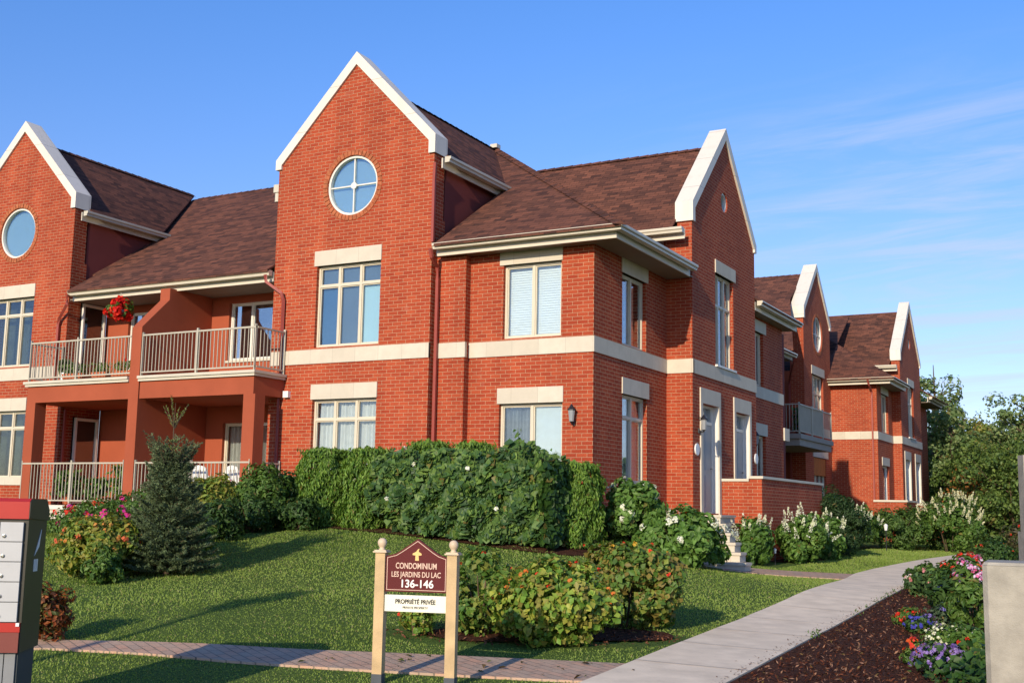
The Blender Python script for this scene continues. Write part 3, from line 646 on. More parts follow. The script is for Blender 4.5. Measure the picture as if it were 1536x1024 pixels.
for (a, b_, ps) in ((-14.17, xd0, (0, .48)), (xd1, -7.17, (0, .5, 1))):
    stucco(a+.02, b_-.02, BF+.02, .79, 2.36, 2.74, 'beam')
    m_ = MB(); m_.box(a-.03 if a < -14 else a, b_+.03 if b_ > -8 else b_, BF-.035, .79 if False else -.42, 2.742, 2.80); m_.box(a-.06 if a < -14 else a, b_+.06 if b_ > -8 else b_, BF-.07, -.42, 2.801, 2.86); m_.build('balcony_slab', 'gutter', bld)
    MB().box(a+.0, b_-.0, -.42, .79, 2.75, 2.85).build('balcony_floor', 'gutter', bld)
    pts = [(a+.02, BF+.03), (b_-.02, BF+.03)]
    railing(bld, pts, 2.86, 3.80, ps)
    railing(bld, pts, .0, .95, (0, .5, 1))
railing(bld, [(-7.19, BF+.06), (-7.19, -.44)], 2.86, 3.80, (1,)); railing(bld, [(-7.19, BF+.30), (-7.19, -.44)], 0, .95, (1,))
railing(bld, [(-14.15, BF+.06), (-14.15, -.44)], 2.86, 3.80, (1,))
stucco(-14.15, -13.85, BF+.015, BF+.33, -.1, 2.36, 'column'); stucco(-7.45, -7.13, BF+.015, BF+.33, -.1, 2.36, 'column')
MB().box(-14.2, -7.1, BF-.02, .79, -1.0, -.02).build('balcony_base', 'stone', bld)
MB().box(-14.2, -7.1, BF-.06, BF-.021, -.12, -.03).build('base_trim', 'coping', bld)
# side of the left gable seen inside the balcony: brick returns come with the gable prism
# wall fittings
def lantern(par, p, out, name='wall_lamp', s=1.0):
    o = Vector(out); p = Vector(p); c = p+o*.13*s
    m_ = MB(); m_.lathe([(.012, .20), (.018, .19), (.05, .14), (.085, .10), (.085, .085), (.06, .085)], (c.x, c.y, c.z), 8); m_.lathe([(.045, -.13), (.015, -.16), (.008, -.19)], (c.x, c.y, c.z), 8)
    m_.sweep([p+o*.0+Vector((0, 0, -.16)), p+o*.03+Vector((0, 0, -.16)), p+o*.10+Vector((0, 0, -.18)), c+Vector((0, 0, -.15))], .012, 6)
    m_.lathe([(.03, -.2), (.03, -.1)], (p+o*.01).to_tuple(), 8)
    m_.sweep([c+Vector((0, 0, .12)), p+o*.03+Vector((0, 0, .14)), p+Vector((0, 0, .12))], .012, 6)
    l = m_.build(name, 'black_metal', par); MB().lathe([(.045, -.13), (.068, .084)], (c.x, c.y, c.z), 8).build('lamp_shade', 'lamp_glass', l)
lantern(bld, (-.39, 0, 1.86), (0, -1, 0), s=1)
lantern(bld, (.6, 4.20, 1.98), (1, 0, 0)); lantern(bld, (.3, 9.05, 1.95), (1, 0, 0))
for yy in (4.08, 8.40): 
    q = MB(); q.prism(circ(yy, 1.42, .13, 20), [], fb(.6), -.03, 0); o_ = q.build('number_plaque', 'white_plastic', bld)
fbox(MB(), F2, -7.14, -7.00, 2.36, 2.50, -.09, 0).build('vent_cover', 'white_plastic', bld)
q = MB(); q.box(-7.78, -7.61, -.36, -.12, 7.02, 7.20); q.lathe([(.07, -.2), (.07, 0)], (-7.69, -.3, 7.0), 10); q.build('flood_lamp', 'gutter', bld)
fbox(MB(), fa(-.40), -7.1, -6.97, 2.9, 2.95, 0, .01)
# ---- porch and steps
PW = MB(); PW.prism(rect(.61, 1.28, -1.3, .78), [], fa(5.70), 0, .22); PW.prism(rect(1.28, 1.56, -1.3, .84), [], fa(5.69), 0, .28); PW.prism(rect(5.97, 11.1, -1.3, .84), [], fb(1.56), 0, .22)
PW.build('porch_wall', 'brick', bld)
C_ = MB(); C_.box(.62, 1.262, 5.67, 5.95, .782, .84); C_.box(1.264, 1.60, 5.65, 6.0, .842, .90); C_.box(1.30, 1.60, 6.001, 11.14, .842, .90); C_.build('porch_cap', 'trim', bld)
st = empty('front_steps', (1.2, 3, tz(1.2, 3)), 'pale stone front steps rising to the grey door beside the porch wall', 'steps')
for k in range(6):
    z = .02-.185*k; o_ = MB(); o_.box(.62, 1.08+.22*k, 4.22-.36*k, 5.2 if k == 0 else 4.22-.36*(k-1)+.02, z-.185 if k < 5 else z-.5, z-.055); o_.box(.61, 1.11+.22*k, 4.19-.36*k, 5.2 if k == 0 else 4.22-.36*(k-1), z-.053, z)
    o_.build('step', 'stone', st)
for c in st.children: c.matrix_parent_inverse = Matrix.Translation(-st.location)

# ---------------------------------------------------------------- the far building
far = empty('apartment_building', (0, 26, -1), 'further brick apartment building with a side balcony, nearest to the trees', 'building', 'brick apartment buildings')
XG = -1.7; c4 = 24.0; G4 = fb(XG)
H2 = (c4-.86, c4+.80, 3.36, 5.30); H1 = (c4-.80, c4+1.0, .1, 2.22)
gable(far, G4, c4, 1.98, 9.42, 7.50, -1.2, .50, 6.0, .42, [rect(*H2), rect(*H1)], [circ(c4+.08, 6.88, .68)], None)
coping(far, G4, c4, 9.62, c4-2.05, 7.66, c4+2.06, 7.52, .42, .22, t=.20, dep=.46, pr=.05)
belt(far, G4, c4-1.98, c4+1.98, 3.05, 3.35); lintel(far, G4, c4-.95, c4+.95, 5.30, 5.62); lintel(far, G4, c4-.95, c4+1.3, 2.22, 2.54)
window(far, G4, *H2, 3, 4.6, blind='drape', gl='glass'); wl = window(far, G4, *H1, 3, None, blind='dark_room', gl='glass')
fbox(MB(), G4, c4-.78, c4+.98, 1.55, 2.2, .02, .04).build('sun_screen', 'orange_screen', wl)
round_window(far, G4, c4+.08, 6.88, .68)
slope(far, [(-1.05, 18.2, 5.55), (XG-.46, 22.0, 7.98), (XG-.42, c4, 9.26), (-12, c4, 9.26), (-12, 18.2, 5.55)]); slope(far, [(XG-.42, c4, 9.26), (XG-.42, c4+2.3, 7.1), (-12, c4+2.3, 7.1), (-12, c4, 9.26)])
gutter(far, (XG-.75, c4-2.15, 7.12), (XG-.12, c4-2.15, 7.12), (0, -1, 0)); ridge_cap(far, (XG-.45, c4, 9.26), (-11, c4, 9.26), (0, 1, 0))
gutter(far, (-.98, 14.0, 5.40), (-.98, 18.5, 5.40), (1, 0, 0)); MB().box(-3, -1.13, 13.9, 18.4, 5.16, 5.2).build('soffit', 'soffit', far)
slope(far, [(-.98, 13.6, 5.36), (-.98, 18.4, 5.36), (-2.6, 18.4, 6.3), (-2.6, 13.6, 6.3)])
pipe(far, [(-1.05, 18.4, 5.27), (-1.15, 18.5, 5.12), (-2.15, 21.7, 4.95), (-2.2, 21.85, 4.8), (-2.2, 21.95, -.5)])
MB().prism(rect(-4.0, -2.21, -1.2, 5.3), [], fa(22.05), 0, .25).build('dividing_wall', 'stucco', far)
MB().prism(rect(12.0, 22.04, -1.2, 5.3), [], fb(-2.9), 0, .25).build('wall', 'maroon', far)
fbox(MB(), fb(-2.9), 18.4, 19.5, 0, 2.3, -.04, 0).build('patio_door', 'grey_door', far)
SB = MB(); SB.box(-2.88, -.72, 17.56, 21.8, 2.30, 2.52); SB.build('balcony_beam', 'taupe', far)
SB = MB(); SB.box(-2.88, -.66, 17.48, 21.9, 2.522, 2.68); SB.build('balcony_slab', 'taupe', far)
railing(far, [(-2.2, 17.55), (-.72, 17.55)], 2.68, 3.66, (1,)); railing(far, [(-.72, 17.55), (-.72, 21.8)], 2.68, 3.66, (0, .38, .72, 1), sp=.13)
for a, b_ in ((17.62, 19.1), (19.2, 20.6)): MB().box(-.765, -.75, a, b_, 2.76, 3.62).build('privacy_screen', 'tan_panel', far)
# street-facing wall and its side
FA_ = fa(26.0); GA = fb(.05)
MB().prism(rect(-1.72, .05, -1.4, 5.2), [], FA_, 0, .3).build('wall', 'brick', far)
belt(far, FA_, -1.69, .075, 3.02, 3.32); pipe(far, [(-.15, 25.38, 5.25), (-.12, 25.5, 5.05), (-.12, 25.92, 4.85), (-.12, 25.94, 4.6), (-.12, 25.94, -.8)], .04)
Q1 = (26.85, 28.15, 3.35, 4.86); Q0 = (26.75, 28.0, .0, 2.05)
MB().prism(rect(26.3, 29.03, -1.4, 5.2), [rect(*Q1), rect(*Q0)], GA, 0, .3).build('wall', 'brick', far)
belt(far, GA, 26.03, 29.0, 3.02, 3.32); lintel(far, GA, 26.8, 28.2, 4.86, 5.17); lintel(far, GA, 26.70, 28.1, 2.05, 2.37)
window(far, GA, *Q1, 2, None, blind='dark_room'); window(far, GA, *Q0, 1, None, blind='drape', fr='white_frame', name='patio_door')
tallB(far, .4, 31.32, -.05); cross_roofB(far, .4, 31.32, -.05, back=-4)
slope(far, [(-1.9, 25.38, 5.31), (.84, 25.38, 5.31), (-4.2, 30.42, 8.57), (-6.5, 30.42, 8.57), (-6.5, 27.0, 6.36), (-2.1, 26.1, 5.78)]); slope(far, [(-9, 25.38, 5.31), (-1.9, 25.38, 5.31), (-1.9, 30.42, 8.57), (-9, 30.42, 8.57)])
slope(far, [(.84, 25.38, 5.31), (.84, 28.75, 5.31), (-.8, 28.75, 6.37), (-4.2, 30.42, 8.57)])
gutter_L(far, -1.98, .84, 25.40, 28.8, 5.34)
MB().prism([(-1.95, 25.62), (.62, 25.62), (.62, 28.98), (.07, 28.98), (.07, 26.02), (-1.95, 26.02)], [], (lambda u, v, d: (u, v, 5.13+d)), 0, .03).build('soffit', 'soffit', far)
MB().prism(rect(-4, .1, -1.4, 5.2), [], fa(33.65), 0, .3).build('wall', 'brick', far)
gutter(far, (.9, 33.7, 5.36), (.9, 37.5, 5.36), (1, 0, 0)); MB().box(-1, .755, 33.98, 37.4, 5.12, 5.15).build('soffit', 'soffit', far); slope(far, [(1.0, 33.66, 5.33), (1.0, 37.5, 5.33), (-4, 37.5, 8.5), (-4, 33.66, 8.5)])
MB().prism(rect(33.96, 37.3, -1.4, 5.2), [], fb(.05), 0, .3).build('wall', 'brick', far)
PW = MB(); PW.prism(rect(.06, 1.25, -1.2, .62), [], fa(24.9), 0, .22); PW.prism(rect(25.12, 27.0, -1.2, .62), [], fb(1.25), 0, .22); PW.prism(rect(.42, 2.3, -1.2, .55), [], fa(28.6), 0, .22); PW.prism(rect(28.83, 34, -1.2, .55), [], fb(2.3), 0, .22); PW.prism(rect(.06, 1.1, -1.3, .62), [], fa(19.9), 0, .22) if False else None
PW.build('porch_wall', 'brick', far)
C_ = MB(); C_.box(.06, 1.29, 24.86, 25.16, .622, .69); C_.box(1.0, 1.29, 25.161, 27, .622, .69); C_.box(.42, 2.34, 28.56, 28.86, .552, .62); C_.box(2.04, 2.34, 28.861, 34, .552, .62); C_.build('porch_cap', 'trim', far)
for o in (bld, far): root_fix(o)
# ---------------------------------------------------------------- foliage builder
def unit(a): return a/np.maximum(np.linalg.norm(a, axis=1, keepdims=True), 1e-9)
def tints(n, cols, var=.25):
    C = np.array(cols, float); c = C[rng.integers(0, len(C), n)]; return np.clip(c*(1+rng.uniform(-var, var, (n, 1))), 0, 1)
def leaves(P, Nn, size, asp=.5, cols=((.05, .1, .02),), jit=.6, fold=.18, var=.25, droop=0, up=None):
    """folded diamond leaves at P facing Nn; returns V, F, T"""
    n = len(P); Nn = unit(Nn+rng.normal(0, jit, (n, 3))); t = rng.normal(0, 1, (n, 3))
    if up is not None: t = t*.35+np.array(up)
    t[:, 2] -= droop; t = unit(t-(t*Nn).sum(1, keepdims=True)*Nn); s = np.cross(Nn, t)
    L = (size*rng.uniform(.5, 1.45, (n, 1))); W = L*asp
    V = np.stack([P-t*L*.5, P-t*L*.02+s*W*.5+Nn*L*fold, P+t*L*.5, P-t*L*.02-s*W*.5+Nn*L*fold], 1).reshape(-1, 3)
    k = np.arange(n)[:, None]*4; dr_ = rng.uniform(0, 1, n) < .018; F = np.concatenate([k+[0, 1, 2], k+[0, 2, 3]]); TT = tints(n, cols, var); TT[dr_] = TT[dr_]*.3+np.array([.20, .14, .04])*.7; T = np.repeat(TT, 4, 0)
    return V, F, T
def join(parts):
    Vs, Fs, Ts, o = [], [], [], 0
    for V, F, T in parts: Vs.append(V); Fs.append(F+o); Ts.append(T); o += len(V)
    return np.concatenate(Vs), np.concatenate(Fs), np.concatenate(Ts)
def crown_pts(c, rad, ncl, nl, cr, flat=.0, lo=-1.0, shell=(.55, .95)):
    c = np.array(c, float); rad = np.array(rad, float)
    d = unit(rng.normal(0, 1, (ncl*3, 3))); d = d[d[:, 2] > lo][:ncl]; q = rng.uniform(*shell, (len(d), 1)); C = d*q*rad
    i = rng.integers(0, len(C), nl); e = unit(rng.normal(0, 1, (nl, 3))); k = rng.uniform(.5, 1, (nl, 1))**.6
    sc = rng.uniform(.65, 1.35, len(C))[i][:, None]
    P = C[i]+e*k*cr*sc; Nn = e*.8+unit(P/rad)*.6+np.array([0, 0, .25]); return P+c, Nn
def bush(name, c, rad, n, leaf, cols, label, cat='shrub', group=None, ncl=40, cr=.2, asp=.55, jit=.5, lo=-.92, flowers=None, stems=6, mat='leaf', rot=0, droop=0, extra=None):
    """c = ground point; leaves fill the clumps of the crown; flowers = list of (n, size, cols, zone, kind)"""
    c = np.array([c[0], c[1], tz(c[0], c[1])]); mid = c+[0, 0, rad[2]*.90]
    P, Nn = crown_pts((0, 0, 0), rad, ncl, n, cr, lo=lo)
    if rot: cs, sn = math.cos(rot), math.sin(rot); P[:, :2] = P[:, :2]@np.array([[cs, sn], [-sn, cs]])
    P = P+mid; k = P[:, 2] > c[2]+.02; P, Nn = P[k], Nn[k]
    prt = [leaves(P, Nn, leaf, asp, cols, jit, droop=droop)]
    if extra is not None: prt += extra
    V, F, T = join(prt); o = npmesh(name, V-c, F, mat, T); o.location = c; tag(o, label, cat, group)
    m_ = MB()
    for k in range(stems):
        a = rng.uniform(0, 6.28); q = rng.uniform(.1, .55)
        m_.sweep([(q*.3*rad[0]*math.cos(a), q*.3*rad[1]*math.sin(a), -.05), (q*rad[0]*.7*math.cos(a), q*rad[1]*.7*math.sin(a), rad[2]*.8), (q*rad[0]*1.2*math.cos(a), q*rad[1]*1.2*math.sin(a), rad[2]*1.35)], .012, 4, rads=[.014, .010, .005])
    m_.build('stem', 'bark', o)
    for (fn_, fs, fc, zone, kind) in (flowers or []):
        d = unit(rng.normal(0, 1, (fn_*6, 3))); d = d[(d[:, 2] > zone)][:fn_]
        if kind == 'front': d = d[(d@np.array([.35, -1, .5])) > -.1]
        Q = d*np.array(rad)*rng.uniform(.9, 1.08, (len(d), 1))
        if rot: Q[:, :2] = Q[:, :2]@np.array([[cs, sn], [-sn, cs]])
        Q = Q+[0, 0, rad[2]*.95]; prt = []
        for p, dd in zip(Q, d):
            if kind == 'panicle':
                nn = 60; h = rng.uniform(.7, 1.5)*fs*2.4; t_ = rng.uniform(0, 1, nn)**.8; a = rng.uniform(0, 6.28, nn); rr_ = fs*.52*(1-t_*.85)
                ax = unit((dd*.5+[0, 0, .8]+rng.normal(0, .15, 3))[None])[0]; e1 = np.cross(ax, [1, .2, 0]); e1 /= np.linalg.norm(e1); e2 = np.cross(ax, e1)
                PP = p+ax*(t_*h)[:, None]+(np.cos(a)*rr_)[:, None]*e1+(np.sin(a)*rr_)[:, None]*e2
                prt.append(leaves(PP, PP-p-ax*(t_*h)[:, None]+ax*.3, .032, 1.0, fc, .5, .12, .08))
            else:
                nn = 9 if kind != 'big' else 26; e = unit(rng.normal(0, 1, (nn, 3))+dd*.7); sp_ = .55 if kind != 'big' else .9
                prt.append(leaves(p+e*fs*sp_*.7, e+dd, fs*(.62 if kind != 'big' else .45), .95, fc, .4, .1, .12))
        V, F, T = join(prt); npmesh('flower', V, F, 'petal', T, parent=o)
    return o
G_DARK = ((.030, .070, .016), (.045, .095, .022), (.065, .125, .028)); G_MID = ((.060, .125, .022), (.085, .165, .028), (.12, .20, .038)); G_YEL = ((.16, .22, .03), (.24, .27, .04), (.10, .17, .025), (.30, .27, .05))
G_CED = ((.085, .175, .026), (.13, .235, .034), (.18, .29, .045)); G_BLUE = ((.075, .115, .060), (.11, .155, .072), (.15, .20, .09))
WHT = ((.75, .76, .66), (.66, .70, .52), (.80, .78, .72)); RED = ((.62, .03, .015), (.75, .06, .03)); ORG = ((.68, .16, .03), (.62, .24, .05)); PNK = ((.70, .07, .22), (.62, .04, .32)); PUR = ((.20, .09, .48), (.30, .16, .55)); BLU = ((.06, .06, .42), (.10, .10, .55))

# cedars: upright sprays in a flame-like body
def cedar(x, y, rx, ry, h, label, n=9000, group='clipped cedars along the front wall'):
    z0 = tz(x, y); th = rng.uniform(0, 6.283, n); t = rng.uniform(0, 1, n)
    prof = (1-np.clip((t-.72)/.28, 0, 1)**2*.62)*(.86+.14*np.clip(t/.15, 0, 1))
    lump = 1+.12*np.sin(th*5+t*6)+.09*np.sin(th*9-t*13)
    q = rng.uniform(.80, 1.02, n)*prof*lump; P = np.c_[rx*q*np.cos(th), ry*q*np.sin(th), t*h*(1+.03*np.sin(th*4))]
    k = rng.uniform(0, 1, n) < .12; P[k, :2] *= rng.uniform(0, 1, (k.sum(), 1)); P[k, 2] = h*(.90+rng.uniform(0, .1, k.sum()))
    Nn = np.c_[np.cos(th), np.sin(th), .35+0*th]
    V, F, T = leaves(P, Nn, .085, .36, G_CED, .55, up=(0, 0, 1))
    o = npmesh('cedar_shrub', V, F, 'leaf', T); o.location = (x, y, z0); tag(o, label, 'shrub', group)
    MB().sweep([(0, 0, -.1), (.02, 0, h*.5), (0, .02, h*.9)], .04, 6, rads=[.05, .04, .015]).build('trunk', 'bark', o); return o
cedar(-4.46, -2.40, .50, .50, 1.42, 'rounded green cedar at the left end of the clipped row, beside the brick gable', 13000)
cedar(-3.55, -2.25, .52, .50, 1.44, 'second rounded cedar from the left, its right side covered by big leaves', 13000)
cedar(-2.55, -1.75, .50, .45, 1.60, 'cedar rising behind the big leaved vine below the downpipe', 7000)
cedar(-1.62, -1.70, .50, .45, 1.62, 'cedar peaking left of the lower sliding window behind the vine', 7000)
cedar(-.70, -1.65, .48, .45, 1.58, 'cedar behind the vine in front of the lower sliding window', 7000)
cedar(.42, -1.70, .50, .48, 1.42, 'dark cedar at the right end of the row by the brick corner', 11000)
# the large leaved vine spilling over the cedars
def vine():
    x0, x1 = -3.15, .42; n = 9500; u = rng.uniform(0, 1, n); v = rng.uniform(0, 1, n)
    x = x0+(x1-x0)*u; yb = -2.55-.35*np.sin(u*math.pi)+.0*u; base = TZ(x, yb); top = .98+.11*np.sin(u*17)+.08*np.sin(u*31+2)+.05*np.sin(u*57)-.12*(u < .08)
    h = top-base; low = .06+.22*np.abs(np.sin(u*7+1))*(u < .12)
    z = base+h*(low+(1-low)*v); bulge = .42*np.sin(np.clip(v, 0, 1)*math.pi*.9+.15)+.20*np.sin(u*19+v*7)+.15*np.sin(u*37-v*15)
    y = yb-bulge*.55+rng.uniform(0, .30, n)*rng.uniform(0, 1, n)
    k = v > .93; y[k] += rng.uniform(0, .9, k.sum())
    Nn = np.c_[.3*np.cos(u*23), -1+0*u, .25+.9*(v > .9)]
    A = leaves(np.c_[x, y, z], Nn, .15, .78, ((.045, .10, .028), (.070, .145, .034), (.055, .12, .045), (.11, .19, .045), (.15, .24, .05)), .55, .12, .25, droop=.6)
    ne = 1500; v = rng.uniform(.05, .95, ne); x = x1+rng.uniform(-.05, .14, ne); y = rng.uniform(-2.9, -2.0, ne); z = tz(.4, -2.4)+1.5*v
    Bq = leaves(np.c_[x, y, z], np.tile([1, -.3, .2], (ne, 1)), .13, .75, ((.03, .075, .016), (.05, .11, .02)), .5, .12, .25, droop=.5)
    # shoots standing above the top
    pr = [A, Bq]; m_ = MB()
    for sx in list(rng.uniform(x0, x1, 26))+[-.05, -1.9, -2.6]:
        yy = rng.uniform(-2.9, -2.3); hh = rng.uniform(.12, .22) if sx != -.05 else .48; zt_ = .92
        pts = [(sx, yy, zt_-.25), (sx+rng.normal(0, .02), yy, zt_+hh*.5), (sx+rng.normal(0, .05), yy, zt_+hh)]; m_.sweep(pts, .005, 4)
        k = int(5+hh*22); t_ = rng.uniform(.4, 1, k); Q = np.c_[np.full(k, sx)+rng.normal(0, .045, k), np.full(k, yy)+rng.normal(0, .04, k), zt_-.1+(hh+.1)*t_]
        pr.append(leaves(Q, np.tile([0, -1, .5], (k, 1)), .075, .7, ((.06, .13, .025), (.09, .17, .03)), .5))
    V, F, T = join(pr); o = npmesh('climbing_vine', V, F, 'leaf', T); tag(o, 'large leaved dark green climbing plant covering the clipped hedge in front of the windows', 'climbing plant')
    m_.build('stem', plain('green_stem', (.09, .15, .03), .6), o)
    Q = np.array([(-2.05, -3.0, .80), (-2.45, -2.7, 1.1), (-.9, -3.1, .72), (-1.5, -3.15, .45), (-2.6, -3.0, .2), (-.35, -3.05, .05)]); pp = []
    for q in Q: e = unit(rng.normal(0, 1, (12, 3))+[0, -1, 0]); pp.append(leaves(q+e*.025, e, .06, .9, ((.8, .8, .78),), .3, .1, .05))
    V, F, T = join(pp); npmesh('flower', V, F, 'petal', T, parent=o)
vine()
# shrubs left of the hedge, under the balconies
for (x, y, r, h, lb, cl) in ((-5.75, -4.05, .52, .50, 'yellow green leafy shrub just right of the spruce tip', G_YEL), (-5.2, -3.3, .62, .56, 'bright green broad leaved shrub in front of the balcony column', G_MID), (-5.25, -2.5, .50, .48, 'darker green shrub squeezed between the bright shrub and the cedars', G_DARK), (-4.35, -3.25, .32, .26, 'low dark shrub at the foot of the left cedars', G_DARK)):
    bush('leafy_shrub', (x, y), (r, r, h), int(6500*r*r*4), .085, cl, lb, 'shrub', 'shrubs under the balconies', ncl=46, cr=.17, asp=.45, flowers=[(3, .05, PNK, .5, 'x')] if cl is G_MID else None)
bush('leafy_shrub', (-4.05, -6.35), (.50, .45, .34), 3600, .08, G_MID, 'low green shrub directly behind the right side of the spruce', 'shrub', 'shrubs under the balconies', ncl=34, cr=.15, asp=.45)
bush('leafy_shrub', (-4.75, -5.0), (.52, .48, .36), 3600, .08, G_DARK, 'dark low shrub between the spruce and the bright green shrub', 'shrub', 'shrubs under the balconies', ncl=34, cr=.15, asp=.45)
bush('leafy_shrub', (-4.9, -3.9), (.45, .45, .32), 3000, .08, G_DARK, 'dark low shrub at the lawn edge in front of the bright green shrub', 'shrub', 'shrubs under the balconies', ncl=30, cr=.15, asp=.45)
bush('flowering_shrub', (-3.55, -8.55), (.66, .5, .42), 6800, .075, G_YEL, 'yellow green shrub turning orange beside the mailboxes', 'shrub', 'flowering plants by the mailboxes', ncl=46, cr=.15, asp=.6, flowers=[(60, .055, ((.62, .26, .06), (.55, .30, .07)), 0, 'front'), (10, .08, ((.62, .14, .06),), .1, 'front')])
bush('flowering_shrub', (-4.1, -7.9), (.55, .45, .44), 5000, .07, G_MID, 'green flowering plant with magenta blooms left of the spruce', 'shrub', 'flowering plants by the mailboxes', ncl=40, cr=.16, flowers=[(16, .10, PNK, -.1, 'big')])
bush('flowering_shrub', (-5.9, -6.3), (.85, .6, .27), 5200, .07, G_MID, 'rose bush with scattered pink flowers below the lower balcony rail', 'shrub', 'flowering plants by the mailboxes', ncl=40, cr=.2, flowers=[(16, .085, PNK, .2, 'big'), (8, .07, RED, .3, 'x'), (14, .05, ORG, .1, 'x')])
bush('flowering_shrub', (-7.6, -5.2), (.8, .6, .30), 4200, .07, G_MID, 'leafy rose bush with red and pink dots behind the spruce', 'shrub', 'flowering plants by the mailboxes', ncl=36, cr=.2, flowers=[(10, .08, RED, .2, 'big'), (6, .08, PNK, .2, 'big')])
bush('flowering_shrub', (-8.2, -3.4), (.8, .5, .30), 4600, .08, G_MID, 'broad green shrub with a few pink flowers against the balcony base', 'shrub', 'flowering plants by the mailboxes', ncl=36, cr=.22, flowers=[(6, .08, PNK, .3, 'big')])
bush('rust_shrub', (-.42, -12.02), (.20, .22, .36), 3000, .05, ((.22, .055, .018), (.30, .09, .02), (.12, .05, .02), (.07, .09, .02)), 'small rust red shrub against the side of the mailboxes', 'shrub', ncl=26, cr=.10)
bush('leafy_shrub', (-3.0, -9.0), (.25, .22, .24), 1500, .07, G_MID, 'small dark green plant at the foot of the spruce, left side', 'shrub', 'flowering plants by the mailboxes', ncl=16, cr=.1)
# ---------------------------------------------------------------- spruce
def spruce():
    x, y = -2.95, -7.87; z0 = tz(x, y); m_ = MB(); H = 2.42
    m_.sweep([(0, 0, -.1), (.02, 0, .9), (0, .01, 1.6), (-.01, 0, 2.05), (.0, 0, H)], .03, 6, rads=[.05, .035, .018, .009, .003])
    Ps, Ds, Ls, Tn = [], [], [], []
    lv = list(np.linspace(.08, 1.40, 18))+[1.47, 1.54, 1.66, 1.76, 1.86, 2.06]
    for li, z in enumerate(lv):
        t = z/1.6; R0 = .58*(1-t)**.92+.12 if z < 1.45 else (.30 if z < 1.6 else .07 if z < 2 else .20)
        if z < .5: R0 *= .70+.6*z
        nb = 9 if z < 1.6 else 6
        for k in range(nb):
            a = 6.283*k/nb+li*.77+rng.normal(0, .15); L = R0*rng.uniform(.62, 1.28); lift = .22+.62*t if z < 1.45 else 1.15 if z < 1.6 else .5
            if z > 2: lift = 1.7
            pts = [np.array([0, 0, z])+np.array([math.cos(a), math.sin(a), 0])*L*s+np.array([0, 0, 1])*(L*(lift*s*s-.22*s*(1-t) if z < 1.6 else lift*s)) for s in (0, .25, .5, .75, 1)]
            m_.sweep(pts, .008, 4, rads=[.012, .009, .007, .005, .003])
            segs = [(pts[0], pts[-1], L, 1)]
            dirv = pts[-1]-pts[0]
            if z < 1.6:
                for s in (.3, .45, .6, .72, .84, .93):
                    base = pts[0]*(1-s)+pts[-1]*s
                    i0 = min(3, int(s*4)); ff2 = s*4-i0; base = pts[i0]*(1-ff2)+pts[i0+1]*ff2
                    for sg in (1, -1):
                        ang = a+sg*rng.uniform(.5, .9); sl = L*(1-s*.62)*.55*rng.uniform(.8, 1.2)+.035
                        tip = base+np.array([math.cos(ang), math.sin(ang), 0])*sl+np.array([0, 0, sl*(.32+.4*t)]); segs.append((base, tip, sl, .8)); m_.sweep([base, tip], .004, 3)
            for (p, q, l_, w_) in segs:
                poly = pts if w_ == 1 else [p, q]; nn = int(l_*(215 if z < 1.45 else 170))+5; s = rng.uniform(.02, 1.02, nn)
                if w_ == 1:
                    i0 = np.minimum(3, (s*4).astype(int)); fr = (s*4-i0)[:, None]; A_ = np.array(pts); Q = A_[i0]*(1-fr)+A_[i0+1]*fr; D = unit(A_[i0+1]-A_[i0])
                else: Q = p+(q-p)*s[:, None]; D = np.tile(unit((q-p)[None]), (nn, 1))
                e = unit(rng.normal(0, 1, (nn, 3))); e = unit(e-(e*D).sum(1, keepdims=True)*D)
                Ps.append(Q); Ds.append(unit(D*.75+e*.75)); Ls.append(np.full(nn, .046 if z < 1.45 else .034)); Tn.append(np.full(nn, z > 1.62))
    P = np.concatenate(Ps); D = np.concatenate(Ds); L = np.concatenate(Ls)[:, None]; new_ = np.concatenate(Tn); n = len(P)
    sd_ = unit(np.cross(D, rng.normal(0, 1, (n, 3)))); W = .0062
    V = np.stack([P-sd_*W, P+sd_*W, P+D*L], 1).reshape(-1, 3); F = np.arange(n*3).reshape(-1, 3)
    T = np.where(new_[:, None], tints(n, ((.16, .26, .06), (.20, .30, .08)), .2), tints(n, G_BLUE, .3)); T = np.repeat(T, 3, 0)
    o = empty('spruce_tree', (x, y, z0), 'young blue green spruce with a thin bare leader, on the lawn under the balconies', 'tree')
    m_.build('trunk', 'bark', o); npmesh('crown', V, F, 'needle', T, parent=o)
spruce()
# ---------------------------------------------------------------- shrubs right of the sign
HIP = ((.24, .33, .05), (.15, .27, .04), (.11, .21, .032), (.34, .36, .06), (.25, .23, .05))
bush('rose_shrub', (2.85, -9.05), (.40, .36, .46), 3400, .068, ((.07, .15, .025), (.12, .21, .035), (.22, .25, .05)), 'left rose shrub with green leaves just behind the sign post', 'shrub', 'rose shrubs by the sidewalk', ncl=36, cr=.13, asp=.72, flowers=[(12, .05, RED, 0, 'front')])
bush('rose_shrub', (3.72, -9.05), (.66, .44, .44), 7600, .076, HIP, 'front rose shrub, yellow green with brownish tips, by the brick path', 'shrub', 'rose shrubs by the sidewalk', ncl=80, cr=.15, asp=.75, rot=.4, flowers=[(9, .038, RED, 0, 'front'), (12, .05, ORG, .1, 'front')])
bush('rose_shrub', (3.68, -7.1), (.78, .5, .52), 8200, .078, ((.08, .16, .028), (.12, .20, .035), (.21, .25, .045), (.24, .19, .045)), 'rear rose shrub, taller and greener, nearest to the lawn and the sidewalk', 'shrub', 'rose shrubs by the sidewalk', ncl=75, cr=.16, asp=.75, rot=.3, flowers=[(12, .042, RED, .1, 'front'), (8, .06, ((.68, .40, .05),), .3, 'front')])
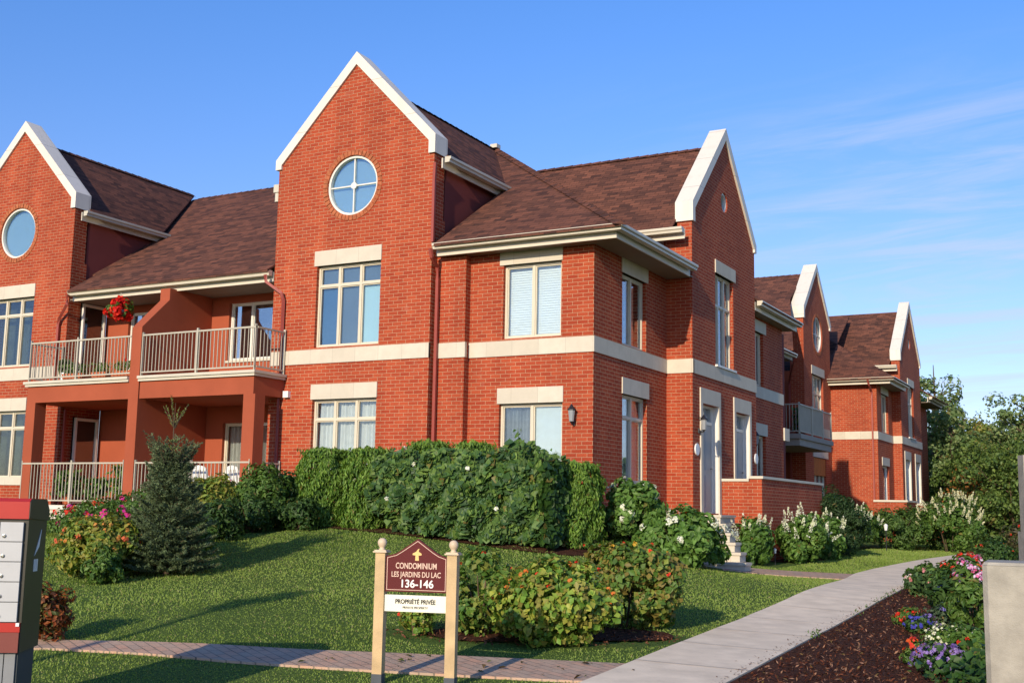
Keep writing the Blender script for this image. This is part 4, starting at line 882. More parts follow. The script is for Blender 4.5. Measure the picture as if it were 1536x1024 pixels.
bush('rose_shrub', (2.35, -9.55), (.20, .2, .20), 700, .062, HIP, 'tiny yellowish rose shrub low beside the right sign post', 'shrub', 'rose shrubs by the sidewalk', ncl=12, cr=.1, asp=.75, flowers=[(5, .05, RED, -.2, 'front')])
bush('rose_shrub', (3.2, -8.0), (.55, .4, .36), 3200, .07, HIP, 'middle rose shrub filling the gap around the dark garden lamp', 'shrub', 'rose shrubs by the sidewalk', ncl=30, cr=.14, asp=.75, flowers=[(8, .045, RED, 0, 'front')])
# white hydrangeas by the steps
bush('hydrangea', (.95, -.45), (.66, .62, .66), 6600, .125, ((.065, .14, .025), (.10, .20, .035), (.14, .25, .05)), 'white flowering hydrangea leaning on the shaded brick wall left of the steps', 'shrub', 'white hydrangeas by the entrance', ncl=40, cr=.2, asp=.55, flowers=[(16, .09, WHT, -.1, 'big')])
bush('hydrangea', (1.90, -.35), (.88, .90, .46), 8000, .12, ((.065, .14, .025), (.10, .20, .035), (.14, .25, .05)), 'low white flowering hydrangea spreading before the front steps', 'shrub', 'white hydrangeas by the entrance', ncl=44, cr=.2, asp=.55, flowers=[(30, .095, WHT, -.1, 'big')])
bush('hydrangea', (1.35, 6.9 if False else 4.9), (.01, .01, .01), 1, .01, G_MID, '', 'shrub', stems=0) if False else None
bush('hydrangea', (1.62, 4.80), (.36, .42, .50), 3200, .12, ((.065, .14, .025), (.11, .21, .038)), 'hydrangea with tall white plumes right of the steps, against the porch pier', 'shrub', 'white hydrangeas by the entrance', ncl=30, cr=.18, asp=.5, flowers=[(15, .095, WHT, -.1, 'panicle')])
bush('hydrangea', (2.15, 6.9), (.52, .85, .54), 5200, .12, ((.065, .14, .025), (.11, .21, .038), (.15, .25, .05)), 'hydrangea with white plumes below the middle of the porch wall', 'shrub', 'white hydrangeas by the entrance', ncl=40, cr=.18, asp=.5, flowers=[(24, .10, WHT, -.1, 'panicle')])
bush('hydrangea', (2.1, 8.9), (.50, .7, .52), 4200, .12, ((.065, .14, .025), (.11, .21, .038)), 'hydrangea at the far end of the porch wall beside the dark shrub', 'shrub', 'white hydrangeas by the entrance', ncl=36, cr=.18, asp=.5, flowers=[(18, .095, WHT, -.1, 'panicle')])
o_ = bush('geranium', (1.30, 1.6), (.20, .20, .20), 500, .08, G_MID, 'red geranium in a pot beside the front steps', 'flower', ncl=12, cr=.1, stems=2, flowers=[(20, .10, RED, 0, 'big')]); o_.location.z += .60
MB().lathe([(.13, -.66), (.11, -.5), (.15, -.1), (.165, -.1), (.165, -.02), (.14, -.02)], (0, 0, .12), 14).build('pot', 'terracotta', o_)
bush('evergreen_shrub', (2.0, 11.3), (.62, .8, .78), 6500, .10, ((.020, .05, .016), (.032, .072, .022), (.05, .095, .03)), 'dark bluish evergreen shrub at the end of the porch wall', 'shrub', 'shrubs along the far building', ncl=44, cr=.22, asp=.3)
bush('evergreen_shrub', (1.3, 13.6), (.6, .8, .95), 4200, .11, ((.025, .06, .018), (.04, .085, .022)), 'tall dark feathery shrub under the side balcony', 'shrub', 'shrubs along the far building', ncl=40, cr=.22, asp=.3)
bush('hydrangea', (1.1, 16.6), (.8, 1.3, .62), 5200, .12, G_MID, 'distant hydrangea with cream plumes before the low far wall', 'shrub', 'white hydrangeas by the entrance', ncl=40, cr=.22, flowers=[(34, .09, WHT, .05, 'panicle')])
bush('round_shrub', (2.0, 18.6), (1.0, 1.3, .70), 8500, .11, ((.05, .10, .02), (.075, .14, .026), (.10, .17, .035)), 'wide rounded green shrub on the far lawn behind the small garden lamp', 'shrub', 'shrubs along the far building', ncl=56, cr=.24, asp=.4)
bush('round_shrub', (2.9, 20.6), (.95, 1.2, .78), 6500, .11, ((.035, .075, .018), (.055, .105, .022), (.09, .14, .03)), 'shaggy green shrub right of the wide one, before the far porch', 'shrub', 'shrubs along the far building', ncl=50, cr=.26, asp=.35)
bush('cream_shrub', (3.6, 19.0), (.95, .95, .92), 6500, .11, G_MID, 'tall shrub covered in cream white blossom near the end of the sidewalk', 'shrub', 'shrubs along the far building', ncl=46, cr=.25, flowers=[(75, .085, ((.66, .64, .42), (.72, .70, .55)), -.1, 'panicle')])
bush('brown_shrub', (6.3, 14.2), (.7, .8, .62), 4200, .10, ((.07, .06, .03), (.05, .08, .02), (.10, .09, .04)), 'brownish green bush right of the far sidewalk', 'shrub', 'bushes across the sidewalk', ncl=36, cr=.2, flowers=[(8, .06, RED, 0, 'x')])
bush('brown_shrub', (5.9, 9.8), (.45, .9, .36), 2600, .09, G_DARK, 'low dark bush at the far end of the flower bed', 'shrub', 'bushes across the sidewalk', ncl=26, cr=.16, flowers=[(9, .05, RED, .1, 'x')])

# ---------------------------------------------------------------- flower bed on the right
def clump(name, x, y, rx, ry, h, n, leaf, cols, label, fl, asp=.6, mat='leaf', ncl=22):
    return bush(name, (x, y), (rx, ry, h/2), n, leaf, cols, label, 'flower', 'bedding plants along the sidewalk', ncl=ncl, cr=min(rx, h)*.38, asp=asp, stems=3, flowers=fl)
clump('bedding_plant', 5.72, 1.2, .30, .6, .42, 1700, .08, G_MID, 'pink and white flowered plant at the far end of the bed', [(12, .06, ((.72, .35, .40), (.75, .70, .65)), 0, 'x')])
clump('bedding_plant', 6.1, -.2, .36, .5, .50, 2000, .085, ((.05, .10, .03), (.09, .16, .05)), 'pale leaved plant with pink buds edging the sidewalk', [(10, .06, ((.70, .28, .28),), .1, 'x')])
clump('bedding_plant', 6.35, 1.6, .38, .6, .66, 1900, .09, G_MID, 'tall bright red flowers beyond the grassy plant', [(20, .09, RED, .2, 'big')], asp=.4)
clump('bedding_plant', 6.75, -1.6, .42, .6, .72, 2300, .10, G_MID, 'clump of tall green leaves with red and orange flowers', [(13, .08, RED, .3, 'big'), (6, .07, ORG, .3, 'x')], asp=.3)
clump('bedding_plant', 7.0, -3.3, .45, .5, .66, 2600, .10, ((.03, .07, .015), (.05, .10, .02)), 'dense dark green foliage with blue dots before the concrete pier', [(9, .045, BLU, .1, 'x'), (4, .06, RED, .1, 'x')], asp=.5)
clump('bedding_plant', 7.35, -5.2, .26, .4, .98, 1700, .09, G_MID, 'tall plant with pink and lilac trumpets against the pier', [(16, .075, ((.62, .28, .55), (.66, .12, .30), (.72, .62, .75)), .45, 'big')], asp=.45)
clump('bedding_plant', 6.45, -4.3, .16, .22, .24, 700, .05, G_MID, 'small red flowers edging the mulch', [(22, .055, RED, -.1, 'x')])
clump('bedding_plant', 6.68, -5.0, .17, .2, .24, 700, .05, G_DARK, 'small deep blue flowers beside the red ones', [(22, .055, BLU, -.1, 'x')])
clump('bedding_plant', 6.95, -4.75, .26, .22, .34, 900, .05, ((.05, .09, .04), (.08, .12, .06)), 'light purple flowers behind the deep blue ones', [(30, .045, ((.24, .20, .60), (.30, .22, .55)), -.1, 'x')])
clump('bedding_plant', 7.34, -6.75, .30, .26, .34, 1500, .045, G_MID, 'mound of tiny cream white flowers beside the pier', [(85, .035, ((.74, .74, .50), (.78, .78, .66)), -.3, 'x')])
clump('bedding_plant', 7.10, -6.2, .14, .2, .26, 400, .05, G_MID, 'a few lilac blooms left of the cream mound', [(9, .05, ((.50, .38, .62),), 0, 'x')])
clump('bedding_plant', 7.47, -8.42, .27, .26, .30, 1400, .045, G_DARK, 'mound of soft purple flowers at the front of the bed', [(120, .042, ((.22, .13, .45), (.30, .20, .52), (.38, .28, .58)), -.3, 'x')])
clump('bedding_plant', 7.18, -8.0, .12, .14, .30, 400, .06, G_MID, 'orange red flowers left of the purple mound', [(13, .06, ((.70, .13, .03), (.66, .05, .03)), 0, 'x')], asp=.3)
clump('bedding_plant', 7.62, -7.3, .24, .24, .36, 1200, .08, G_MID, 'green leafy filler between the cream and purple mounds', [(3, .04, RED, 0, 'x')])
# ivy at the foot of the pier
P = np.c_[rng.normal(7.93, .26, 900), rng.normal(-8.75, .22, 900), np.zeros(900)]; P[:, 2] = TZ(P[:, 0], P[:, 1])+np.abs(rng.normal(.04, .12, 900))
V, F, T = leaves(P, np.tile([-.2, -.6, .8], (900, 1)), .075, .85, ((.02, .06, .012), (.035, .09, .018), (.06, .12, .025)), .5)
tag(npmesh('ivy', V, F, 'leaf', T), 'dark green ivy creeping at the foot of the concrete pier', 'ivy')
# fallen bits in the mulch: chips
n = 15000; yy = rng.uniform(-11.5, 3.5, n)*1.0; yy = -11.5+(yy+11.5)**1.15/15**.15; xl = np.interp(yy, Rn[:, 1], Rn[:, 0])+.06; xx = xl+rng.uniform(0, 1, n)*(8.6-xl)
Pm = np.c_[xx, yy, TZ(xx, yy)+.035+rng.uniform(0, .02, n)]; V, F, T = leaves(Pm, np.tile([0, 0, 1.], (n, 1)), .045, .32, ((.10, .032, .016), (.05, .016, .01), (.15, .055, .028), (.028, .01, .008), (.24, .13, .08)), .5, .05, .3)
tag(npmesh('bark_chips', V, F, 'chip', T), kind='stuff')
n = 2500; xx = rng.uniform(1.7, 5.0, n); yy = rng.uniform(-10.1, -6.5, n); k = (((xx-3.35)*math.cos(.75)+(yy+8.6)*math.sin(.75))/1.7)**2+((-(xx-3.35)*math.sin(.75)+(yy+8.6)*math.cos(.75))/.8)**2 < 1
xx, yy = xx[k], yy[k]; V, F, T = leaves(np.c_[xx, yy, TZ(xx, yy)+.03], np.tile([0, 0, 1.], (len(xx), 1)), .045, .35, ((.12, .04, .02), (.06, .02, .012), (.2, .09, .05)), .5, .05)
tag(npmesh('bark_chips', V, F, 'chip', T), kind='stuff')
# ---------------------------------------------------------------- grass
def grass():
    n = 520000; yy = -15.5+rng.uniform(0, 1, n)**1.7*44; xx = rng.uniform(-9, 6.2, n)
    k = np.ones(n, bool); lx = np.interp(yy, Ln[:, 1], Ln[:, 0]); rx_ = np.interp(yy, Rn[:, 1], Rn[:, 0]); k &= (xx < lx+.02) | ((xx > rx_-.02) & (yy > 8))
    top = np.interp(xx, [-9, -4, -.45, 1.02, 1.85, 2.8, 3.87, 4.9], [-16, -13.9, -12, -11.33, -11, -10.52, -10.05, -9.62]); bot = np.interp(xx, [-8.7, -3.7, -.1, .93, 1.8, 3.06, 3.87, 5.0], [-16.8, -14.5, -12.25, -11.93, -11.74, -11.32, -11.05, -10.65])
    k &= (yy > top-.02) | (yy < bot+.02); k &= ~((yy > 1.9) & (yy < 4.25) & (xx > 1.5)&(yy<np.interp(xx,[1.5,4],[3.5,4.3]))&(yy>np.interp(xx,[1.5,4],[1.9,2.6]))); k &= ~((xx < 1.6) & (yy > -1)); k &= ~((xx < -4.5) & (yy > -4)); k &= ~((yy > -2.6) & (xx < .9) & (yy < 0)); k &= ~((xx > .1) & (xx < 2.0) & (yy > -2) & (yy < 2.2)); k &= ~((xx < 2.25) & (yy > 4.5) & (yy < 11))
    e = (((xx-3.35)*math.cos(.75)+(yy+8.6)*math.sin(.75))/1.75)**2+((-(xx-3.35)*math.sin(.75)+(yy+8.6)*math.cos(.75))/.85)**2; k &= e > .95
    xx, yy = xx[k], yy[k]; n = len(xx); zz_ = np.concatenate([TZ(a, b_) for a, b_ in zip(np.array_split(xx, 60), np.array_split(yy, 60))])
    dist = np.hypot(xx-9.3, yy+20.3); h = (.008+.0008*dist)*rng.uniform(.6, 1.35, n)*(1+.35*np.sin(xx*1.9+1)*np.sin(yy*1.4)); wd = .0032+.00042*dist
    a = rng.uniform(0, 6.283, n); l_ = rng.uniform(0, .8, n)*h; b = rng.uniform(0, 6.283, n)
    base = np.c_[xx, yy, zz_-.004]; s = np.c_[np.cos(a), np.sin(a), 0*a]*wd[:, None]; tip = base+np.c_[l_*np.cos(b), l_*np.sin(b), h]
    V = np.stack([base-s, base+s, tip], 1).reshape(-1, 3); F = np.arange(3*n).reshape(-1, 3)
    patch = np.sin(xx*.9+.5*yy)*np.sin(yy*.7-xx*.3)+.5*np.sin(xx*3.1)*np.sin(yy*2.3); q = np.clip(.5+.35*patch+rng.normal(0, .22, n), 0, 1)[:, None]
    c = np.array([.165, .240, .040])*(1-q)+np.array([.265, .355, .076])*q; dry = rng.uniform(0, 1, n) < .07; c[dry] = [.30, .28, .12]
    tag(npmesh('grass', V, F, 'blade', np.repeat(c, 3, 0)), kind='stuff')
grass()
n = 26; xx = rng.uniform(2.2, 5.1, n); yy = np.interp(xx, [1.8, 3, 4.9], [-11.4, -10.95, -10.2])+rng.uniform(-.4, .4, n)
V, F, T = leaves(np.c_[xx, yy, TZ(xx, yy)+.036], np.tile([0, 0, 1.], (n, 1)), .07, .5, ((.10, .13, .02), (.14, .09, .03), (.05, .09, .02)), .25); tag(npmesh('fallen_leaves', V, F, 'leaf', T), kind='stuff')
# weeds and spilled chips along the edge of the sidewalk
pr = []
for yy_ in rng.uniform(-11.2, 2, 13):
    x_ = np.interp(yy_, Rn[:, 1], Rn[:, 0])+rng.uniform(.01, .10); k = rng.integers(3, 9); P_ = np.c_[x_+rng.normal(0, .03, k), yy_+rng.normal(0, .04, k), np.full(k, tz(x_, yy_)+.05)+rng.uniform(0, .06, k)]; pr.append(leaves(P_, np.tile([0, -.4, 1.], (k, 1)), .05, .3, G_MID, .6, up=(0, 0, 1)))
V, F, T = join(pr); tag(npmesh('weeds', V, F, 'leaf', T), kind='stuff')
yy_ = rng.uniform(-11.3, 3, 420); x_ = np.interp(yy_, Rn[:, 1], Rn[:, 0])-np.abs(rng.normal(0, .09, 420)); V, F, T = leaves(np.c_[x_, yy_, TZ(x_, yy_)+.042], np.tile([0, 0, 1.], (420, 1)), .03, .35, ((.10, .04, .02), (.2, .1, .05)), .3, .05); tag(npmesh('bark_chips', V, F, 'chip', T), kind='stuff')
# ---------------------------------------------------------------- trees behind
def tree(x, y, h, r, label, cols, sparse=False, n=9000, leaf=.22, base=.12, kind='tree'):
    z0 = tz(x, y); o = empty(kind, (x, y, z0), label, 'tree', 'trees behind the far building'); m_ = MB(); pr = []
    tp = [(0, 0, -.2), (.1*rng.normal(), .1*rng.normal(), h*.35), (.2*rng.normal(), .2*rng.normal(), h*.7), (.2*rng.normal(), 0, h*.97)]; m_.sweep(tp, .1, 7, rads=[.022*h, .015*h, .008*h, .002*h])
    nb = 24 if sparse else 30
    for k in range(nb):
        t = rng.uniform(base, .95); a = rng.uniform(0, 6.283); prof = math.sin(min(1, (1.02-t)*1.5)*math.pi/2)*(.55+.45*min(1, (t-base+.15)*4)); L = r*prof*rng.uniform(.6, 1.15)
        p0 = np.array([0, 0, h*t*.92]); p1 = p0+np.array([math.cos(a)*L*.6, math.sin(a)*L*.6, L*.35]); p2 = p0+np.array([math.cos(a)*L, math.sin(a)*L, L*rng.uniform(.35, .9)])
        m_.sweep([p0, p1, p2], .03, 5, rads=[.006*h, .004*h, .0015*h])
        ncl = 3 if sparse else 5
        for j in range(ncl):
            c = p1+(p2-p1)*rng.uniform(0, 1)+rng.normal(0, .22*r if not sparse else .14*r, 3); cr = r*rng.uniform(.16, .34)*(.7 if sparse else 1); nn = int(n/(nb*ncl)*rng.uniform(.5, 1.5))
            e = unit(rng.normal(0, 1, (nn, 3))); Pq = c+e*(rng.uniform(.25, 1, (nn, 1))**.6)*cr*np.array([1.1, 1.1, .75]); pr.append(leaves(Pq, e+[0, 0, .4], leaf, .6, cols, .5))
    V, F, T = join(pr); m_.build('trunk', 'bark', o); npmesh('crown', V, F, 'leaf', T, parent=o)
TG = ((.070, .125, .030), (.11, .175, .040), (.16, .23, .052)); TY = ((.18, .23, .045), (.25, .27, .055), (.32, .29, .07), (.14, .20, .04)); TB = ((.12, .19, .065), (.16, .23, .08), (.21, .26, .10))
tree(-.3, 41.5, 9.0, 2.5, 'tall sparse tree whose airy crown rises just past the last gable', TB, True, 4200, .20, .25)
tree(.9, 39.5, 6.6, 2.0, 'thin branched tree next to the airy one', TB, True, 3600, .20, .2)
tree(-.5, 36.9 if False else 47, 6.2, 2.4, 'dark dense tree close to the far building', TG, False, 8000, .2, .05)
tree(1.6, 45, 6.2, 1.9, 'olive green tree with a narrow pointed top in the middle of the row', TY, False, 8000, .19, .05)
tree(3.3, 45.5, 5.5, 1.7, 'second pointed olive tree, slightly shorter', TY, False, 7000, .19, .05)
tree(4.6, 50, 5.4, 2.0, 'bluish tree far back between two pointed trees', TB, False, 6000, .22, .05)
tree(4.6, 36.5, 7.6, 2.3, 'tall dark tree with an open clumpy top at the right edge', TB, True, 6000, .17, .25)
tree(5.6, 33.5, 5.2, 2.0, 'bushy green tree at the right edge below the tall one', TG, False, 9000, .17, .03)
tree(4.9, 40, 4.8, 2.2, 'yellowish green tree left of the tall right-hand tree', TY, False, 8000, .18, .04)
tree(2.4, 37, 4.3, 2.0, 'low dark broad tree in the centre foreground of the row', TG, False, 10000, .17, .02)
tree(4.2, 31.5, 3.6, 1.7, 'low dark bushy tree nearest to the end of the sidewalk', TG, False, 9000, .15, .02)
tree(.9, 40, 4.2, 2.0, 'low dark tree touching the corner of the far building', TG, False, 8000, .17, .02)
tree(2.6, 33.5, 2.7, 1.4, 'low tree with a few orange leaves behind the far porch wall', ((.04, .08, .018), (.06, .10, .02), (.30, .12, .03)), False, 6000, .14, .02)
tree(7.4, 36, 5.6, 2.2, 'dense dark tree just outside the right edge', TG, False, 6000, .18, .03)
tree(-3.5, 52, 6.4, 2.8, 'dark backing tree hidden behind the far building end', TG, False, 5000, .22, .04)
tree(8.0, 44, 7.5, 2.6, 'tall dark tree beyond the right edge', TG, False, 6000, .2, .04)
n = 26000; xx = rng.uniform(-14, 26, n); yy = rng.uniform(52, 60, n); hh = 3.6+1.0*np.sin(xx*.9)+.6*np.sin(xx*2.3)
Pw = np.c_[xx, yy, TZ(xx, yy)+hh*rng.uniform(0, 1, n)**.7]; V, F, T = leaves(Pw, np.tile([0, -1, .6], (n, 1)), .34, .6, TG, .6); tag(npmesh('woodland', V, F, 'leaf', T), kind='stuff')

# a slim young tree outside the left edge: its shadow falls across the lawn
e = empty('young_tree', (.95, -21.2, tz(.95, -21.2)), 'slim young tree off the left edge whose long shadow crosses the lawn', 'tree'); m_ = MB(); m_.sweep([(0, 0, -.1), (.05, 0, 2), (0, .03, 4.8)], .04, 6, rads=[.07, .06, .04]); m_.build('trunk', 'bark', e)
P, Nn = crown_pts((0, 0, 4.85), (.20, .20, .38), 14, 500, .12); V, F, T = leaves(P, Nn, .10, .6, TG, .5); npmesh('crown', V, F, 'leaf', T, parent=e)
# ---------------------------------------------------------------- sign
sg = empty('property_sign', (3.68, -11.61, tz(3.68, -11.61)), 'wooden post sign with a dark red gabled board reading 136-146, by the brick path', 'sign', rz=R(14.7))
zb = sg.location.z
def loc(mb_, name, mat, par=sg, **k): return mb_.build(name, mat, par, **k)
for s in (-1, 1):
    px = s*.325; b0, t0 = -.1, -.372-zb+(.006 if s < 0 else 0)
    m_ = MB(); m_.box(px-.044, px+.044, -.044, .044, .07, t0); o_ = loc(m_, 'post', 'wood_post')
    m_ = MB(); m_.box(px-.046, px+.046, -.046, .046, b0, .085); m_.build('post_base', 'dark_base', o_)
    m_ = MB(); m_.box(px-.062, px+.062, -.062, .062, t0, t0+.012); m_.box(px-.052, px+.052, -.052, .052, t0+.012, t0+.022); m_.build('post_cap', 'finial', o_)
    m_ = MB(); m_.lathe([(.030, .02), (.024, .032), (.020, .04), (.030, .052), (.038, .068), (.041, .083), (.038, .098), (.030, .112), (.018, .121), (.004, .124)], (px, 0, t0), 18); m_.build('finial', 'finial', o_, smooth=True)
fs_ = lambda u, v, d: (u, -.02+d, v)
zt_ = -zb; outl = [(-.281, -.695+zt_), (.281, -.695+zt_), (.281, -.400+zt_), (.205, -.375+zt_), (.155, -.345+zt_), (.008, -.243+zt_), (-.139, -.342+zt_), (-.19, -.372+zt_), (-.281, -.395+zt_)]
bd = loc(MB().prism(outl, [], fs_, 0, .03), 'board', 'sign_red')
def inset(o, k): 
    c = (0, -.54+zt_); n = len(o); res = []
    for i in range(n):
        a, b_, c_ = Vector(o[i-1]), Vector(o[i]), Vector(o[(i+1) % n]); e1 = (b_-a).normalized(); e2 = (c_-b_).normalized(); n1 = Vector((-e1.y, e1.x)); n2 = Vector((-e2.y, e2.x)); nn = (n1+n2).normalized(); res.append(tuple(b_+nn*k/max(.5, nn.dot(n1))))
    return res
MB().prism(inset(outl, .014), [inset(outl, .019)], fs_, -.003, 0).build('border_line', 'sign_line', bd)
def text(body, x, z, size, mat, par, sx=1.0, y=-.024, bold=.0, name='lettering'):
    c = bpy.data.curves.new(name, 'FONT'); c.body = body; c.size = size; c.align_x = 'CENTER'; c.extrude = .0015; c.offset = bold; o = bpy.data.objects.new(name, c); COL.objects.link(o)
    c.materials.append(M[mat]); o.location = (x, y, z); 
    bpy.context.view_layer.update(); me = bpy.data.meshes.new_from_object(o.evaluated_get(bpy.context.evaluated_depsgraph_get())); bpy.data.objects.remove(o)
    me.name = name; o = bpy.data.objects.new(name, me); COL.objects.link(o); o.location = (x, y, z); o.rotation_euler = (R(90), 0, 0); o.scale = (sx, 1, 1); o.parent = par; return o
text('CONDOMINIUM', .0, -.497+zt_, .070, 'sign_line', bd, .72, bold=.0012); text('LES JARDINS DU LAC', .0, -.568+zt_, .064, 'sign_line', bd, .75, bold=.001); text('136-146', .008, -.655+zt_, .092, 'sign_white', bd, 1.0, bold=.002)
m_ = MB(); m_.prism([(-.012, -.428+zt_), (.022, -.428+zt_), (.017, -.385+zt_), (.045, -.382+zt_), (.044, -.368+zt_), (.018, -.352+zt_), (.020, -.335+zt_), (.028, -.325+zt_), (.010, -.332+zt_), (-.005, -.352+zt_), (-.036, -.368+zt_), (-.037, -.380+zt_), (-.010, -.384+zt_)], [], fs_, -.003, 0); m_.build('emblem', 'sign_gold', bd)
b2 = loc(MB().box(-.300, .300, -.050, -.032, -.86+zt_, -.718+zt_) if False else MB().box(-.281, .281, -.022, -.006, -.862+zt_, -.722+zt_), 'lower_board', 'sign_cream')
text('PROPRIÉTÉ PRIVÉE', 0, -.793+zt_, .052, 'ink', b2, .86, y=-.0255, bold=.001); text('PRIVATE PROPERTY', 0, -.834+zt_, .026, 'ink', b2, 1.0, y=-.0255)
# ---------------------------------------------------------------- community mailbox
mbx = empty('community_mailbox', (2.50, -14.70, tz(2.5, -14.7)), 'red topped community mailbox with silver locker doors at the left edge', 'mailbox', rz=R(35))
zm = -mbx.location.z; Wb = .98; X1 = .0; X0 = -Wb; DD = .46
m_ = MB(); m_.prism([(X0, -1.0+zm), (X1, -1.0+zm), (X1, -.02+zm), (X0, -.02+zm)], [], lambda u, v, d: (u, d, v), .012, DD); m_.build('cabinet', 'box_side', mbx)
m_ = MB(); m_.prism([(-.012, -.105+zm), (-.012, .012+zm), (.03, .035+zm), (DD-.06, .035+zm), (DD+.02, -.04+zm), (DD+.02, -.105+zm)], [], lambda u, v, d: (d, u, v), X0-.012, X1+.004); m_.build('roof_cap', 'box_red', mbx)
m_ = MB(); m_.prism([(-.010, -.10+zm), (-.010, .010+zm), (.03, .030+zm), (DD-.062, .030+zm), (DD+.015, -.045+zm), (DD+.015, -.12+zm)], [], lambda u, v, d: (d, u, v), X1+.005, X1+.010); m_.build('end_panel', 'box_side', mbx)
for c_ in range(6):
    for r_i in range(5):
        u1 = X1-.028-c_*.157; u0 = u1-.151; v1 = -.128+zm-r_i*.1345; v0 = v1-.129
        m_ = MB(); m_.box(u0, u1, -.010, .011, v0, v1); d_ = m_.build('locker_door', 'box_door', mbx)
        m_ = MB(); m_.lathe([(.013, 0), (.013, .006), (.008, .007)], (0, 0, 0), 10); m_.v = [(u0+.030+a, -.0105-c, v0+.036+b_) for a, b_, c in m_.v]; m_.build('lock', 'lock', d_)
m_ = MB(); m_.box(X0, X1-.004, -.004, .011, -.865+zm, -.802+zm); m_.build('lower_rail', 'box_red', mbx)
m_ = MB(); m_.box(X0, X1-.008, -.002, .011, -1.0+zm, -.867+zm); m_.build('lower_panel', 'box_brown', mbx)
m_ = MB(); m_.box(X1-.03, X1-.008, -.012, -.005, -.825+zm, -.802+zm); m_.build('handle', 'white_plastic', mbx)
m_ = MB(); m_.box(X0+.02, X1-.016, .045, DD-.04, -.1, -1.0+zm); pb = m_.build('plinth', 'box_slate', mbx)
m_ = MB()
for k in range(9): m_.box(X1-.022-(k+1)*.077, X1-.022-k*.077-.007, .030, .0445, -.1, -1.002+zm)
m_.build('front_slats', 'box_grey', pb)
m_ = MB(); fe = lambda u, v, d: (X1+d, u, v)
m_.prism([(.20, -.36+zm), (.30, -.30+zm), (.335, -.18+zm), (.26, -.285+zm)], [], fe, .0, .003)
for k in range(3): m_.prism(rect(.20+k*.035, .222+k*.035, -.47+zm+k*.0, -.385+zm), [], fe, 0, .003)
m_.build('emblem', 'white_plastic', mbx)
# ---------------------------------------------------------------- concrete pier, stone post, lamps
pr_ = empty('concrete_pier', (8.45, -9.2, tz(8.45, -9.2)), 'big rough concrete block pier behind the bedding flowers at the right edge', 'pier', rz=R(4)); zp = -pr_.location.z
m_ = MB(); m_.prism([(-.47, -.33), (-.43, -.37), (.55, -.37), (.55, .38), (-.47, .38)], [], lambda u, v, d: (u, v, d), -.15, -.372+zp)
m_.build('shaft', 'pier_concrete', pr_)
m_ = MB(); m_.add([(-.47, -.33, -.37+zp), (-.43, -.37, -.37+zp), (.55, -.37, -.37+zp), (.55, .38, -.37+zp), (-.47, .38, -.37+zp), (-.455, -.315, -.345+zp), (-.42, -.352, -.345+zp), (.53, -.352, -.345+zp), (.53, .36, -.345+zp), (-.455, .36, -.345+zp)],
    [(0, 1, 6, 5), (1, 2, 7, 6), (2, 3, 8, 7), (3, 4, 9, 8), (4, 0, 5, 9), (5, 6, 7, 8, 9), (4, 3, 2, 1, 0)]); m_.build('top', 'pier_concrete', pr_)
ps_ = empty('stone_post', (7.83, -2.57, tz(7.83, -2.57)), 'pale stone post standing beyond the concrete pier at the right edge', 'post', rz=R(20)); zq = -ps_.location.z
MB().prism(rect(-.14, .14, -.14, .14), [], lambda u, v, d: (u, v, d), 0, .90+zq).build('shaft', 'pier_concrete', ps_)
MB().prism(rect(-.17, .17, -.17, .17), [], lambda u, v, d: (u, v, d), -.1, -.14+zq).build('base', 'pier_concrete', ps_)
def garden_light(x, y, h, label, s=1):
    e = empty('garden_light', (x, y, tz(x, y)), label, 'garden lamp', 'small garden lamps'); MB().lathe([(.012*s, -.05), (.012*s, h)], (0, 0, 0), 8).build('stake', 'black_metal', e)
    MB().lathe([(.03*s, h), (.045*s, h+.10*s), (.05*s, h+.12*s), (.015*s, h+.15*s)], (0, 0, 0), 10).build('lamp_head', 'white_plastic', e)
garden_light(2.10, 16.6, .62, 'slim garden lamp with a white head on the far lawn', 1.3); garden_light(1.95, 5.3, .26, 'short dark garden lamp at the edge of the hydrangeas', .7)
lv_ = empty('bollard_lamp', (2.95, -8.62, tz(2.95, -8.62)), 'black louvred garden lamp half hidden in the rose shrubs', 'garden lamp')
MB().lathe([(.028, -.1), (.028, .28)], (0, 0, 0), 10).build('stake', 'black_metal', lv_)
m_ = MB()
for k in range(4): m_.lathe([(.055+.012*(3-k), .28+k*.045), (.050+.009*(3-k), .305+k*.045), (.03, .31+k*.045)], (0, 0, 0), 14)
m_.lathe([(.055, .455), (.03, .475), (.005, .48)], (0, 0, 0), 14); m_.build('louvres', 'dark_base', lv_)
# ---------------------------------------------------------------- things on the balconies
bk = empty('hanging_basket', (-11.78, -.90, 4.53), 'hanging basket overflowing with red flowers under the left balcony eave', 'hanging basket')
MB().lathe([(.02, -.20), (.13, -.15), (.19, -.02), (.18, -.02)], (0, 0, 0), 14).build('pot', 'grey_door', bk)
m_ = MB()
for k in range(3): m_.sweep([(.17*math.cos(k*2.1), .17*math.sin(k*2.1), -.02), (0, 0, .40)], .004, 4)
m_.sweep([(0, 0, .40), (0, .3, .48)], .004, 4); m_.build('chain', 'rail', bk)
P, Nn = crown_pts((0, 0, 0), (.30, .30, .22), 24, 700, .10); V, F, T = leaves(P, Nn, .07, .7, G_MID, .5); npmesh('foliage', V, F, 'leaf', T, parent=bk)
P, Nn = crown_pts((0, 0, .0), (.35, .35, .26), 34, 1500, .09); V, F, T = leaves(P, Nn, .07, .9, ((.70, .02, .012), (.80, .05, .02), (.55, .012, .012)), .4, .12, .15); npmesh('flower', V, F, 'petal', T, parent=bk)
